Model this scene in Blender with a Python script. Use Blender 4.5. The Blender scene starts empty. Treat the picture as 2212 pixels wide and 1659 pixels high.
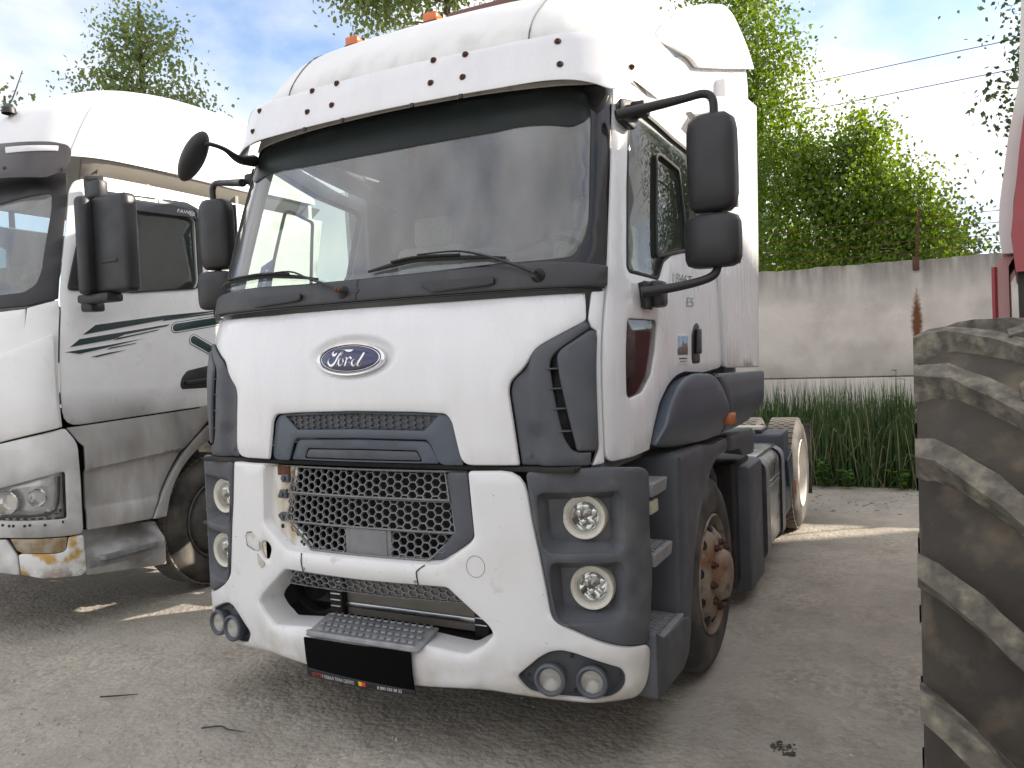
import bpy, bmesh, math, random
import numpy as np
from mathutils import Vector, Matrix, geometry
rad=math.radians
SC=bpy.context.scene; COL=SC.collection
# ---------------------------------------------------------------- camera
cd=bpy.data.cameras.new('camera'); co=bpy.data.objects.new('camera',cd); COL.objects.link(co); SC.camera=co
def _axes(yaw,pitch,roll):
    cy,sy=math.cos(yaw),math.sin(yaw); cp,sp=math.cos(pitch),math.sin(pitch)
    fw=np.array([sy*cp,cy*cp,sp]); r=np.array([cy,-sy,0]); u=np.cross(r,fw); c,s=math.cos(roll),math.sin(roll)
    return r*c+u*s,-r*s+u*c,fw
_r,_u,_w=_axes(-0.4698,-0.0333,-0.0386)
co.matrix_world=Matrix(((_r[0],_u[0],-_w[0],2.1805),(_r[1],_u[1],-_w[1],-2.7546),(_r[2],_u[2],-_w[2],1.6825),(0,0,0,1)))
cd.sensor_width=36; cd.lens=36*1718.74/2212; cd.clip_start=.05; cd.clip_end=6000
# ---------------------------------------------------------------- sky and sun
SUN_EL=rad(26.5); SUN_AZ=math.atan2(.593,.805)          # direction to the sun in the x-y plane
w=bpy.data.worlds.new('World'); SC.world=w; w.use_nodes=True
nt=w.node_tree; N=nt.nodes; N.clear(); LK=nt.links.new
out=N.new('ShaderNodeOutputWorld'); bg=N.new('ShaderNodeBackground'); sky=N.new('ShaderNodeTexSky')
sky.sky_type='NISHITA'; sky.sun_disc=False; sky.sun_elevation=SUN_EL; sky.sun_rotation=math.pi/2-SUN_AZ
sky.dust_density=.5; sky.air_density=1.0; sky.ozone_density=3.0
tc=N.new('ShaderNodeTexCoord'); mp=N.new('ShaderNodeMapping'); mp.inputs['Scale'].default_value=(1.15,1.15,2.1)
mp.inputs['Location'].default_value=(5.3,2.2,.2)
no=N.new('ShaderNodeTexNoise'); no.inputs['Scale'].default_value=1.9; no.inputs['Detail'].default_value=7; no.inputs['Roughness'].default_value=.52
cr=N.new('ShaderNodeValToRGB'); cr.color_ramp.elements[0].position=.30; cr.color_ramp.elements[1].position=.50
no2=N.new('ShaderNodeTexNoise'); no2.inputs['Scale'].default_value=3.3; no2.inputs['Detail'].default_value=6
cr2=N.new('ShaderNodeValToRGB'); cr2.color_ramp.elements[0].position=.3; cr2.color_ramp.elements[1].position=.7
cr2.color_ramp.elements[0].color=(3.9,4.0,4.45,1); cr2.color_ramp.elements[1].color=(5.9,5.7,5.55,1)
mx=N.new('ShaderNodeMix'); mx.data_type='RGBA'
LK(tc.outputs['Generated'],mp.inputs['Vector']); LK(mp.outputs[0],no.inputs['Vector']); LK(mp.outputs[0],no2.inputs['Vector'])
LK(no.outputs['Fac'],cr.inputs['Fac']); LK(no2.outputs['Fac'],cr2.inputs['Fac'])
LK(cr.outputs['Color'],mx.inputs['Factor']); LK(sky.outputs[0],mx.inputs['A']); LK(cr2.outputs['Color'],mx.inputs['B'])
LK(mx.outputs['Result'],bg.inputs['Color']); bg.inputs['Strength'].default_value=.12; LK(bg.outputs[0],out.inputs['Surface'])
sl=bpy.data.lights.new('sun','SUN'); so=bpy.data.objects.new('sun',sl); COL.objects.link(so)
sl.energy=4.2; sl.angle=rad(.6); sl.color=(1.0,.9,.76)
_s=Vector((math.cos(SUN_AZ)*math.cos(SUN_EL),math.sin(SUN_AZ)*math.cos(SUN_EL),math.sin(SUN_EL)))
so.rotation_euler=_s.to_track_quat('Z','Y').to_euler()
vs=SC.view_settings; vs.view_transform='Standard'; vs.look='None'; vs.gamma=1; vs.exposure=1.18; vs.use_curve_mapping=False
SC.cycles.max_bounces=10; SC.cycles.transparent_max_bounces=24; SC.cycles.use_denoising=True
# ---------------------------------------------------------------- skins
def _cr(P, n=12):
    P=np.asarray(P,float); Q=np.vstack([2*P[0]-P[1],P,2*P[-1]-P[-2]]); out=[]
    for i in range(1,len(Q)-2):
        p0,p1,p2,p3=Q[i-1],Q[i],Q[i+1],Q[i+2]
        for k in range(n):
            t=k/n
            out.append(.5*((2*p1)+(-p0+p2)*t+(2*p0-5*p1+4*p2-p3)*t*t+(-p0+3*p1-3*p2+p3)*t**3))
    out.append(Q[-2]); return np.array(out)
class Wrap:
    """vehicle skin: u = arc length round the plan from the centre line, z = height, d = outward offset"""
    def __init__(s, plan, prof, x0=0., y0=0.):
        P=_cr([(-plan[1][0],plan[1][1])]+list(plan)) ; P=P[12:]
        s.P=P; s.L=np.concatenate([[0],np.cumsum(np.hypot(*np.diff(P,axis=0).T))])
        T=_cr(prof); s.T=T; s.x0=x0; s.y0=y0
    def base(s,u,z):
        a=np.abs(u); x=np.interp(a,s.L,s.P[:,0]); y=np.interp(a,s.L,s.P[:,1])
        e=np.maximum(a-s.L[-1],0); y=y+e
        sy=np.interp(z,s.T[:,0],s.T[:,1]); sx=np.interp(z,s.T[:,0],s.T[:,2])
        return np.stack([s.x0+np.sign(u)*x*sx, s.y0+y+sy, z*np.ones_like(x)],-1)
    def __call__(s,u,z,d=0.):
        u=np.asarray(u,float); z=np.asarray(z,float); d=np.asarray(d,float); h=.02
        p=s.base(u,z); tu=s.base(u+h,z)-s.base(u-h,z); tz=s.base(u,z+h)-s.base(u,z-h)
        n=np.cross(tu,tz); n=n/np.maximum(np.linalg.norm(n,axis=-1,keepdims=True),1e-9)
        return p+n*d[...,None]
CAB=Wrap([(0,0),(.3,.01),(.55,.03),(.77,.065),(.9,.10),(1.0,.15),(1.06,.21),(1.1,.30),(1.13,.42),(1.165,.65),(1.195,.95),(1.22,1.35),(1.24,2.0),(1.255,2.85)],
 [(.9,0,1),(1.2,0,1),(1.6,.0,1),(1.8,.035,1),(1.95,.085,1),(2.1,.125,.997),(2.5,.255,.98),(2.8,.36,.96),(3.0,.43,.945),(3.2,.5,.92),(3.5,.62,.88)])
BUM=Wrap([(0,-.02),(.33,-.005),(.55,.02),(.77,.06),(.88,.09),(1.02,.14),(1.13,.2),(1.2,.28),(1.235,.4),(1.25,.6),(1.255,1.0)],
 [(.2,.02,1),(.3,.02,1),(.45,.0,1),(.8,.0,1),(1.3,0,1)])
FAW=Wrap([(0,0),(.4,.015),(.75,.06),(.95,.12),(1.1,.22),(1.18,.34),(1.22,.5),(1.24,.8),(1.25,1.3),(1.255,2.0),(1.255,3)],
 [(.2,.0,1),(1.2,.0,1),(1.7,.03,1),(2.3,.16,.98),(2.8,.3,.965),(3.0,.36,.95),(3.3,.5,.91),(3.6,.7,.85),(3.8,1.0,.78)],x0=-3.94,y0=.15)
ROOF=Wrap([(0,0),(.5,.02),(.8,.07),(.95,.15),(1.03,.27),(1.06,.45),(1.08,.9),(1.1,1.9),(1.1,3.4)],
 [(2.9,.40,1.0),(3.05,.42,.99),(3.15,.46,.975),(3.28,.57,.95),(3.38,.70,.92),(3.47,.92,.88),(3.54,1.2,.84),(3.6,1.6,.78),(3.63,1.9,.7)])
def PX(x0): return lambda u,z,d=0.: np.stack([x0+d+0*np.asarray(u,float),np.asarray(u,float)+0*d,np.asarray(z,float)+0*d],-1)      # faces +x, u = y
def PY(y0): return lambda u,z,d=0.: np.stack([np.asarray(u,float)+0*d,y0-d+0*np.asarray(u,float),np.asarray(z,float)+0*d],-1)      # faces -y, u = x
def PZ(z0): return lambda u,z,d=0.: np.stack([np.asarray(u,float)+0*d,np.asarray(z,float)+0*d,z0+d+0*np.asarray(u,float)],-1)      # faces up
def shear(S,f): return lambda u,z,d=0.: S(u,z,d+f(np.asarray(u,float),np.asarray(z,float)))
# ---------------------------------------------------------------- materials
MAT={}
def mk(name,base,rough=.5,metal=0.,coat=0.,var=0.,vscale=6.,bump=0.,bscale=60.,dirt=None,spec=.5,rvar=0.,stretch=None):
    """dirt: list of (colour, amount 0-1, noise scale, zlow, zhigh, lo, hi) layers; zlow..zhigh = height band where it fades out upwards (None = everywhere)"""
    if name in MAT: return MAT[name]
    m=bpy.data.materials.new(name); m.use_nodes=True; t=m.node_tree; n=t.nodes; b=n['Principled BSDF']; L=t.links.new
    b.inputs['Base Color'].default_value=(*base,1); b.inputs['Roughness'].default_value=rough; b.inputs['Metallic'].default_value=metal
    b.inputs['Coat Weight'].default_value=coat; b.inputs['Coat Roughness'].default_value=.08; b.inputs['Specular IOR Level'].default_value=spec
    co_=n.new('ShaderNodeTexCoord'); vec=co_.outputs['Object']
    if stretch:
        mp_=n.new('ShaderNodeMapping'); mp_.inputs['Scale'].default_value=stretch; L(vec,mp_.inputs['Vector']); vec=mp_.outputs[0]
    col=None
    def noise(sc,det=5):
        q=n.new('ShaderNodeTexNoise'); q.inputs['Scale'].default_value=sc; q.inputs['Detail'].default_value=det; L(vec,q.inputs['Vector']); return q.outputs['Fac']
    def rng(src,a,b_,c=0.,d=1.):
        q=n.new('ShaderNodeMapRange'); q.inputs[1].default_value=a; q.inputs[2].default_value=b_; q.inputs[3].default_value=c; q.inputs[4].default_value=d; L(src,q.inputs[0]); return q.outputs[0]
    def mix(f,a,c2):
        q=n.new('ShaderNodeMix'); q.data_type='RGBA'
        if isinstance(f,float): q.inputs['Factor'].default_value=f
        else: L(f,q.inputs['Factor'])
        for k,v in (('A',a),('B',c2)):
            if isinstance(v,tuple): q.inputs[k].default_value=(*v,1)
            else: L(v,q.inputs[k])
        return q.outputs['Result']
    col=tuple(base)
    if var:
        col=mix(rng(noise(vscale),.3,.7),tuple(max(0,c*(1-var)) for c in base),tuple(min(1,c*(1+var)) for c in base))
    for ly in (dirt or []):
        dc,am,sc,z0,z1,lo,hi=ly
        f=rng(noise(sc,8),lo,hi,0,am)
        if z0 is not None:
            sp=n.new('ShaderNodeSeparateXYZ'); L(co_.outputs['Object'],sp.inputs[0]); g=rng(sp.outputs[2],z0,z1,1,0)
            q=n.new('ShaderNodeMath'); q.operation='MULTIPLY'; L(f,q.inputs[0]); L(g,q.inputs[1]); f=q.outputs[0]
        col=mix(f,col,tuple(dc))
    if not isinstance(col,tuple): L(col,b.inputs['Base Color'])
    if rvar: L(rng(noise(vscale*1.7),.3,.7,max(0,rough-rvar),min(1,rough+rvar)),b.inputs['Roughness'])
    if bump:
        bp=n.new('ShaderNodeBump'); bp.inputs['Strength'].default_value=bump; bp.inputs['Distance'].default_value=.004; L(noise(bscale,4),bp.inputs['Height']); L(bp.outputs[0],b.inputs['Normal'])
    MAT[name]=m; return m
def glassmat(name,tint=(.8,.86,.84),dust_sheen=.05,dcol=(.5,.5,.48),ior=1.5):
    m=bpy.data.materials.new(name); m.use_nodes=True; t=m.node_tree; n=t.nodes; n.clear(); L=t.links.new
    o=n.new('ShaderNodeOutputMaterial'); tr_=n.new('ShaderNodeBsdfTransparent'); tr_.inputs[0].default_value=(*tint,1)
    gl=n.new('ShaderNodeBsdfGlossy'); gl.inputs['Roughness'].default_value=.02; gl.inputs['Color'].default_value=(1,1,1,1)
    df=n.new('ShaderNodeBsdfDiffuse'); df.inputs[0].default_value=(*dcol,1)
    fr=n.new('ShaderNodeFresnel'); ge=n.new('ShaderNodeNewGeometry'); mi=n.new('ShaderNodeMapRange'); mi.inputs[3].default_value=ior; mi.inputs[4].default_value=1/ior; L(ge.outputs['Backfacing'],mi.inputs[0]); L(mi.outputs[0],fr.inputs[0])
    a=n.new('ShaderNodeMixShader'); b=n.new('ShaderNodeMixShader')
    co_=n.new('ShaderNodeTexCoord'); mp_=n.new('ShaderNodeMapping'); mp_.inputs['Scale'].default_value=(1,1,.25); no_=n.new('ShaderNodeTexNoise'); no_.inputs['Scale'].default_value=5; no_.inputs['Detail'].default_value=6
    rg=n.new('ShaderNodeMapRange'); rg.inputs[1].default_value=.3; rg.inputs[2].default_value=.75; rg.inputs[3].default_value=dust_sheen*.5; rg.inputs[4].default_value=dust_sheen*1.5
    L(co_.outputs['Object'],mp_.inputs[0]); L(mp_.outputs[0],no_.inputs['Vector']); L(no_.outputs['Fac'],rg.inputs[0])
    L(rg.outputs[0],a.inputs[0]); L(tr_.outputs[0],a.inputs[1]); L(df.outputs[0],a.inputs[2])
    L(fr.outputs[0],b.inputs[0]); L(a.outputs[0],b.inputs[1]); L(gl.outputs[0],b.inputs[2]); L(b.outputs[0],o.inputs[0])
    MAT[name]=m; return m
def leafmat(name,c1,c2,tr=.45):
    m=bpy.data.materials.new(name); m.use_nodes=True; t=m.node_tree; n=t.nodes; n.clear(); L=t.links.new
    o=n.new('ShaderNodeOutputMaterial'); p=n.new('ShaderNodeBsdfPrincipled'); p.inputs['Roughness'].default_value=.42; p.inputs['Specular IOR Level'].default_value=.5
    tl=n.new('ShaderNodeBsdfTranslucent'); mx_=n.new('ShaderNodeMixShader'); mx_.inputs[0].default_value=tr
    g=n.new('ShaderNodeTexCoord'); no_=n.new('ShaderNodeTexNoise'); no_.inputs['Scale'].default_value=1.3; no_.inputs['Detail'].default_value=8; no_.inputs['Roughness'].default_value=.8
    r=n.new('ShaderNodeValToRGB'); r.color_ramp.elements[0].position=.3; r.color_ramp.elements[1].position=.7; r.color_ramp.elements[0].color=(*c1,1); r.color_ramp.elements[1].color=(*c2,1)
    L(g.outputs['Object'],no_.inputs['Vector']); L(no_.outputs['Fac'],r.inputs[0]); L(r.outputs[0],p.inputs['Base Color'])
    hs=n.new('ShaderNodeHueSaturation'); hs.inputs['Hue'].default_value=.47; hs.inputs['Saturation'].default_value=1.15; hs.inputs['Value'].default_value=2.2; L(r.outputs[0],hs.inputs['Color']); L(hs.outputs[0],tl.inputs[0])
    L(p.outputs[0],mx_.inputs[1]); L(tl.outputs[0],mx_.inputs[2]); L(mx_.outputs[0],o.inputs[0]); MAT[name]=m; return m
WHITE=mk('white_paint',(.79,.79,.80),.30,coat=.3,var=.025,vscale=2,rvar=.1,dirt=[((.45,.42,.36),.3,5,.25,.75,.45,.8),((.52,.49,.44),.07,3.2,None,None,.46,.78),((.42,.36,.28),.07,1.1,None,None,.56,.72)],stretch=(4,4,.6))
WHITEB=mk('white_bumper_paint',(.79,.79,.79),.34,coat=.2,var=.03,vscale=3,rvar=.08,dirt=[((.34,.29,.22),.75,6,.27,.56,.40,.66),((.12,.11,.10),.85,60,None,None,.715,.75),((.5,.46,.38),.22,3,None,None,.45,.7),((.42,.36,.26),.5,9,None,None,.62,.72)])
ROOFW=mk('white_roof_paint',(.78,.78,.76),.4,coat=.15,var=.03,rvar=.08,dirt=[((.36,.37,.30),.55,9,3.08,3.24,.46,.74),((.25,.24,.22),.6,40,None,None,.74,.8)],stretch=(1,1,.35))
FWHITE=mk('white_dirty_paint',(.80,.80,.79),.32,coat=.25,var=.02,rvar=.06,dirt=[((.10,.095,.085),.93,1.7,.5,1.55,.42,.62),((.3,.28,.25),.55,6,.3,1.5,.4,.7)])
SOOT=mk('sooty_white_paint',(.78,.78,.77),.5,var=.03,dirt=[((.16,.145,.12),.8,.75,None,None,.30,.66),((.06,.052,.044),.75,.55,None,None,.42,.68),((.32,.29,.25),.6,5,None,None,.4,.7)],stretch=(2.6,2.6,.9))
DOORD=mk('white_door_paint',(.82,.82,.82),.3,coat=.25,var=.02,rvar=.05,dirt=[((.13,.115,.10),.8,1.5,1.36,1.58,.36,.62),((.4,.38,.35),.15,5,None,None,.45,.7)])
RUSTW=mk('rusty_white_paint',(.78,.79,.77),.42,var=.03,dirt=[((.55,.33,.06),.95,7,None,None,.5,.6),((.16,.06,.02),.95,11,.34,.48,.42,.55)])
FLANGE=mk('stained_white_flange',(.72,.72,.68),.45,var=.03,dirt=[((.42,.28,.1),.7,9,None,None,.52,.66)],stretch=(1,1,.3))
GREY=mk('grey_plastic',(.078,.084,.098),.52,var=.10,vscale=5,bump=.12,bscale=300,rvar=.08,dirt=[((.16,.16,.165),.4,4,None,None,.45,.8)])
GREY2=mk('bluish_grey_panel',(.082,.098,.125),.42,var=.08,vscale=3,bump=.06,bscale=300,dirt=[((.17,.18,.19),.25,3,None,None,.5,.8)])
GREYD=mk('dusty_grey_plastic',(.085,.09,.102),.6,var=.15,vscale=8,bump=.25,bscale=260,dirt=[((.22,.21,.20),.5,7,None,None,.5,.85)])
BLACK=mk('black_plastic',(.022,.022,.024),.45,var=.15,bump=.1,bscale=300,rvar=.08)
GRILLE=mk('faded_grille_plastic',(.20,.20,.205),.6,var=.12,vscale=12,bump=.15,bscale=200)
COWL=mk('cowl_plastic',(.045,.046,.05),.5,var=.12,bump=.1,bscale=300,dirt=[((.12,.115,.11),.35,6,None,None,.5,.8)])
FRIT=mk('black_glass_border',(.012,.012,.014),.12,var=.1)
DARK=mk('dark_underbody',(.018,.017,.016),.8,var=.3,dirt=[((.07,.055,.04),.5,6,None,None,.5,.8)])
SEAL=mk('rubber_seal',(.012,.012,.012),.6)
RUBBER=mk('tyre_rubber',(.035,.034,.033),.75,var=.15,bump=.3,bscale=90,dirt=[((.16,.14,.115),.75,5,None,None,.42,.7)])
RUBBERT=mk('dusty_tread_rubber',(.13,.12,.105),.85,var=.2,bump=.3,bscale=90)
CHROME=mk('chrome',(.75,.75,.76),.12,metal=1)
ALU=mk('aluminium',(.55,.56,.57),.34,metal=1,var=.08,rvar=.1)
STEELD=mk('grey_tread_metal',(.29,.295,.305),.5,metal=.3,var=.2,vscale=20)
BOLT=mk('rusty_bolt',(.085,.036,.026),.6,metal=.4,var=.4,vscale=80)
RUST=mk('rust',(.13,.055,.025),.9,var=.4,vscale=30,bump=.5,bscale=120)
RIMM=mk('rusty_rim_paint',(.30,.27,.21),.7,var=.15,bump=.2,bscale=100,dirt=[((.19,.085,.035),.9,6,None,None,.42,.62),((.07,.035,.02),.8,14,None,None,.56,.7)])
RIMW=mk('pale_rim_paint',(.6,.58,.54),.5,var=.12,dirt=[((.35,.3,.24),.6,8,None,None,.45,.7)])
ORANGE=mk('amber_lens',(.62,.14,.02),.15,coat=.5,var=.1)
ORANGE2=mk('faded_orange_lens',(.55,.17,.06),.3,var=.1)
BLUE=mk('emblem_blue',(.012,.016,.085),.12,coat=.8)
LENSG=glassmat('lamp_glass',(.93,.94,.93),.05,(.7,.68,.62))
LENSF=glassmat('frosted_lamp_glass',(.75,.74,.7),.35,(.6,.57,.5))
WSG=glassmat('windscreen_glass',(.66,.74,.71),.22,(.52,.53,.55),1.8)  # dust film, raised to paint in the pale streaky reflection as well
DKG=glassmat('dark_side_glass',(.32,.36,.34),.06,(.3,.32,.3),1.55)
SIDEG=glassmat('side_glass',(.74,.83,.78),.05,(.3,.35,.3),1.55)
LIGHTG=glassmat('lower_glass',(.45,.42,.42),.05,(.25,.2,.2),1.5)
TRIM=mk('interior_trim',(.24,.235,.22),.75,var=.1)
CREAM=mk('interior_cream',(.42,.40,.34),.8,var=.06)
SEATM=mk('seat_cloth',(.42,.41,.38),.9,var=.12,vscale=30)
SEATR=mk('maroon_door_trim',(.07,.02,.022),.8)
# ---------------------------------------------------------------- mesh helpers
def thing(name,label,cat,loc=(0,0,0),group=None):
    o=bpy.data.objects.new(name,None); COL.objects.link(o); o.location=loc; o.empty_display_size=.2
    o['label']=label; o['category']=cat
    if group: o['group']=group
    return o
def tag(o,label,cat,group=None,kind=None):
    if label: o['label']=label; o['category']=cat
    if group: o['group']=group
    if kind: o['kind']=kind
    return o
def obj(name,V,F,m,parent=None,smooth=35,label=None,kind=None,mats=None,fm=None):
    me=bpy.data.meshes.new(name); me.from_pydata([tuple(map(float,v)) for v in V],[],[tuple(int(i) for i in f) for f in F])
    for q in (mats or [m]): me.materials.append(q)
    if fm is not None: me.polygons.foreach_set('material_index',np.asarray(fm,dtype=np.int32))
    if smooth:
        me.shade_smooth(); me.set_sharp_from_angle(angle=rad(smooth))
    me.update(); o=bpy.data.objects.new(name,me); COL.objects.link(o)
    if parent is not None:
        o.parent=parent; bpy_w=PARW(parent); o.matrix_parent_inverse=bpy_w.inverted()
    if label: o['label']=label
    if kind: o['kind']=kind
    return o
def PARW(p):
    M_=Matrix.Identity(4)
    if p.parent is None: return Matrix.Translation(p.location)
    return M_                     # mesh parts carry world coordinates, identity world matrix
class MB:
    def __init__(s): s.V=[]; s.F=[]; s.M=[]
    def add(s,V,F,m=0):
        k=len(s.V); s.V+=[tuple(v) for v in V]; s.F+=[tuple(i+k for i in f) for f in F]; s.M+=[m]*len(F); return s
    def mirror(s):
        q=MB(); q.V=[(-x,y,z) for x,y,z in s.V]; q.F=[f[::-1] for f in s.F]; q.M=list(s.M); return q
    def build(s,name,m,parent=None,smooth=35,**k):
        mats=None; fm=None
        if isinstance(m,(list,tuple)): mats=list(m); fm=s.M
        return obj(name,s.V,s.F,m,parent,smooth,mats=mats,fm=fm,**k)
def both(mb,name,m,parent,**k):
    a=mb.build(name,m,parent,**k); b=mb.mirror().build(name,m,parent,**k); return a,b
def area(p): p=np.asarray(p); x,y=p[:,0],p[:,1]; return .5*np.sum(x*np.roll(y,-1)-np.roll(x,-1)*y)
def fillet(p,r,n=4):
    p=np.asarray(p,float); out_=[]
    rs=r if hasattr(r,'__len__') else [r]*len(p)
    for i in range(len(p)):
        a,b,c=p[i-1],p[i],p[(i+1)%len(p)]; l1=np.linalg.norm(a-b); l2=np.linalg.norm(c-b); q=min(rs[i],.46*l1,.46*l2)
        if q<1e-4: out_.append(b); continue
        s=b+(a-b)/l1*q; e=b+(c-b)/l2*q
        for k in range(n+1):
            t=k/n; out_.append((1-t)**2*s+2*t*(1-t)*b+t*t*e)
    return np.array(out_)
def dens(p,res):
    p=np.asarray(p,float); o=[]
    for i in range(len(p)):
        a,b=p[i],p[(i+1)%len(p)]; L_=np.linalg.norm(b-a)
        if L_<1e-6: continue
        n=max(1,int(math.ceil(L_/res)))
        o+=[a+(b-a)*k/n for k in range(n)]
    return np.array(o)
def offs(p,b):
    p=np.asarray(p,float); d=np.roll(p,-1,0)-p; d/=np.maximum(np.linalg.norm(d,axis=1,keepdims=True),1e-9)
    n=np.stack([-d[:,1],d[:,0]],1); m=n+np.roll(n,1,0); k=np.sum(m*n,1,keepdims=True); m=m/np.maximum(k,.35)
    return p+m*b
def inside(P,poly):
    P=np.asarray(P,float); poly=np.asarray(poly,float); x,y=P[:,0],P[:,1]; c=np.zeros(len(P),bool); j=len(poly)-1
    for i in range(len(poly)):
        xi,yi=poly[i]; xj,yj=poly[j]
        t=((yi>y)!=(yj>y))
        with np.errstate(divide='ignore',invalid='ignore'): xx=(xj-xi)*(y-yi)/(yj-yi)+xi
        c^=t&(x<xx); j=i
    return c
def segdist(P,poly):
    P=np.asarray(P,float); D=np.full(len(P),1e9)
    for i in range(len(poly)):
        a=poly[i]; b=poly[(i+1)%len(poly)]; ab=b-a; t=np.clip(((P-a)@ab)/max(ab@ab,1e-12),0,1)
        D=np.minimum(D,np.linalg.norm(P-a-t[:,None]*ab,axis=1))
    return D
def plate(S,outline,holes=(),d=0.,th=.03,bev=.006,res=.07,r=0.,rh=None,extra=None,back=True,drop=None):
    """solid panel lying on skin S: outline/holes in (u,z), rounded rim, thickness th"""
    loops=[]
    for k,lp in enumerate([outline]+list(holes)):
        lp=np.asarray(lp,float); rr=(r if k==0 else (r if rh is None else rh))
        if area(lp)<0: lp=lp[::-1]
        if hasattr(rr,'__len__') or rr>0: lp=fillet(lp,rr)
        if k>0: lp=lp[::-1]
        loops.append(dens(lp,res))
    ring2=[offs(l,bev) for l in loops]; ring1=[offs(l,bev*.3) for l in loops]
    lo=loops[0].min(0); hi=loops[0].max(0)
    gu=np.arange(lo[0]+res/2,hi[0],res); gz=np.arange(lo[1]+res/2,hi[1],res)
    G=np.array([(a+(.5*res if j%2 else 0),b) for j,b in enumerate(gz) for a in gu]).reshape(-1,2)
    if drop is not None: G=G[~drop(G)]
    if extra is not None: G=np.vstack([G,extra])
    if len(G):
        ok=inside(G,ring2[0])&(segdist(G,ring2[0])>res*.35)
        for h in ring2[1:]: ok&=~inside(G,h)&(segdist(G,h)>res*.35)
        G=G[ok]
    pts=np.vstack(ring2+[G]) if len(G) else np.vstack(ring2); ed=[]; k=0
    for l in ring2:
        ed+=[(k+i,k+(i+1)%len(l)) for i in range(len(l))]; k+=len(l)
    ov,oe,of,ids,_,_=geometry.delaunay_2d_cdt([Vector(p) for p in pts],ed,[],0,1e-7)
    P2=np.array([(v.x,v.y) for v in ov]); mp_={}
    for i,l in enumerate(ids):
        for q in l: mp_[q]=i
    T=np.array([f for f in of]); C=P2[T].mean(1); ok=inside(C,ring2[0])
    for h in ring2[1:]: ok&=~inside(C,h)
    T=T[ok]; n=len(P2)
    V=list(S(P2[:,0],P2[:,1],np.full(n,float(d)))); F=[tuple(t) if (lambda a,b,c:(b[0]-a[0])*(c[1]-a[1])-(b[1]-a[1])*(c[0]-a[0])>0)(*P2[t]) else tuple(t[::-1]) for t in T]
    if back:
        V+=list(S(P2[:,0],P2[:,1],np.full(n,float(d-th)))); F+=[(a+n,c+n,b+n) for a,b,c in F]
    k=0
    for l0,l1,l2 in zip(loops,ring1,ring2):
        m=len(l0); b0=len(V); V+=list(S(l1[:,0],l1[:,1],np.full(m,d-bev*.3))); V+=list(S(l0[:,0],l0[:,1],np.full(m,d-bev)))
        for i in range(m):
            j=(i+1)%m; a,b=mp_[k+i],mp_[k+j]
            F.append((a,b0+i,b0+j,b)); F.append((b0+i,b0+m+i,b0+m+j,b0+j))
            if back: F.append((b0+m+i,a+n,b+n,b0+m+j))
        k+=m
    q=MB(); q.V=V; q.F=F; q.M=[0]*len(F); return q
def duct(S,loop,d0,d1,inset=0.,r=0.,res=.05):
    """wall running inwards from a hole's rim"""
    lp=np.asarray(loop,float)
    if area(lp)<0: lp=lp[::-1]
    if hasattr(r,'__len__') or r>0: lp=fillet(lp,r)
    lp=dens(lp,res); m=len(lp); q=MB(); V=[]; F=[]; st=[0,.15,.5,1]
    for t in st:
        l=offs(lp,inset*t); V+=list(S(l[:,0],l[:,1],np.full(m,d0+(d1-d0)*t)))
    for k in range(len(st)-1):
        for i in range(m): j=(i+1)%m; F.append((k*m+i,k*m+j,(k+1)*m+j,(k+1)*m+i))
    q.add(V,F); return q
def cr_pts(P,n=6): return _cr(P,n)
def tube(P,r,n=10,sub=5,cap=True,sm=True,flat=1.,up=None):
    P=np.asarray(P,float); R_=np.asarray(r if hasattr(r,'__len__') else [r]*len(P),float)
    if sm and len(P)>2: Q=_cr(np.column_stack([P,R_]),sub); P,R_=Q[:,:3],Q[:,3]
    V=[];F=[]; t0=P[1]-P[0]; a=np.array([0,0,1.]) if up is None else np.asarray(up,float)
    if abs(np.dot(t0/np.linalg.norm(t0),a))>.95: a=np.array([1.,0,0])
    for i in range(len(P)):
        t=P[min(i+1,len(P)-1)]-P[max(i-1,0)]; t=t/np.linalg.norm(t); b=np.cross(t,a); b/=np.linalg.norm(b); c=np.cross(b,t)
        if up is None: a=c
        for k in range(n):
            an=2*math.pi*k/n; V.append(P[i]+R_[i]*(math.cos(an)*b+math.sin(an)*c*flat))
    for i in range(len(P)-1):
        for k in range(n):
            l=(k+1)%n; F.append((i*n+k,i*n+l,(i+1)*n+l,(i+1)*n+k))
    if cap: F.append(tuple(range(n))[::-1]); F.append(tuple((len(P)-1)*n+k for k in range(n)))
    return MB().add(V,F)
def lathe(prof,c,ax,n=32,close=False,a0=0,a1=2*math.pi):
    """prof: (radius, height along ax)"""
    ax=np.asarray(ax,float); ax/=np.linalg.norm(ax); t=np.array([0,0,1.]) if abs(ax[2])<.9 else np.array([1.,0,0])
    b=np.cross(t,ax); b/=np.linalg.norm(b); e=np.cross(ax,b); c=np.asarray(c,float); V=[];F=[]
    for r,h in prof:
        for k in range(n):
            an=2*math.pi*k/n; V.append(c+ax*h+r*(math.cos(an)*b+math.sin(an)*e))
    m=len(prof)
    for i in range(m-1):
        for k in range(n): l=(k+1)%n; F.append((i*n+k,i*n+l,(i+1)*n+l,(i+1)*n+k))
    if close:
        for k in range(n): l=(k+1)%n; F.append(((m-1)*n+k,(m-1)*n+l,l,k))
    return MB().add(V,F)
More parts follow.
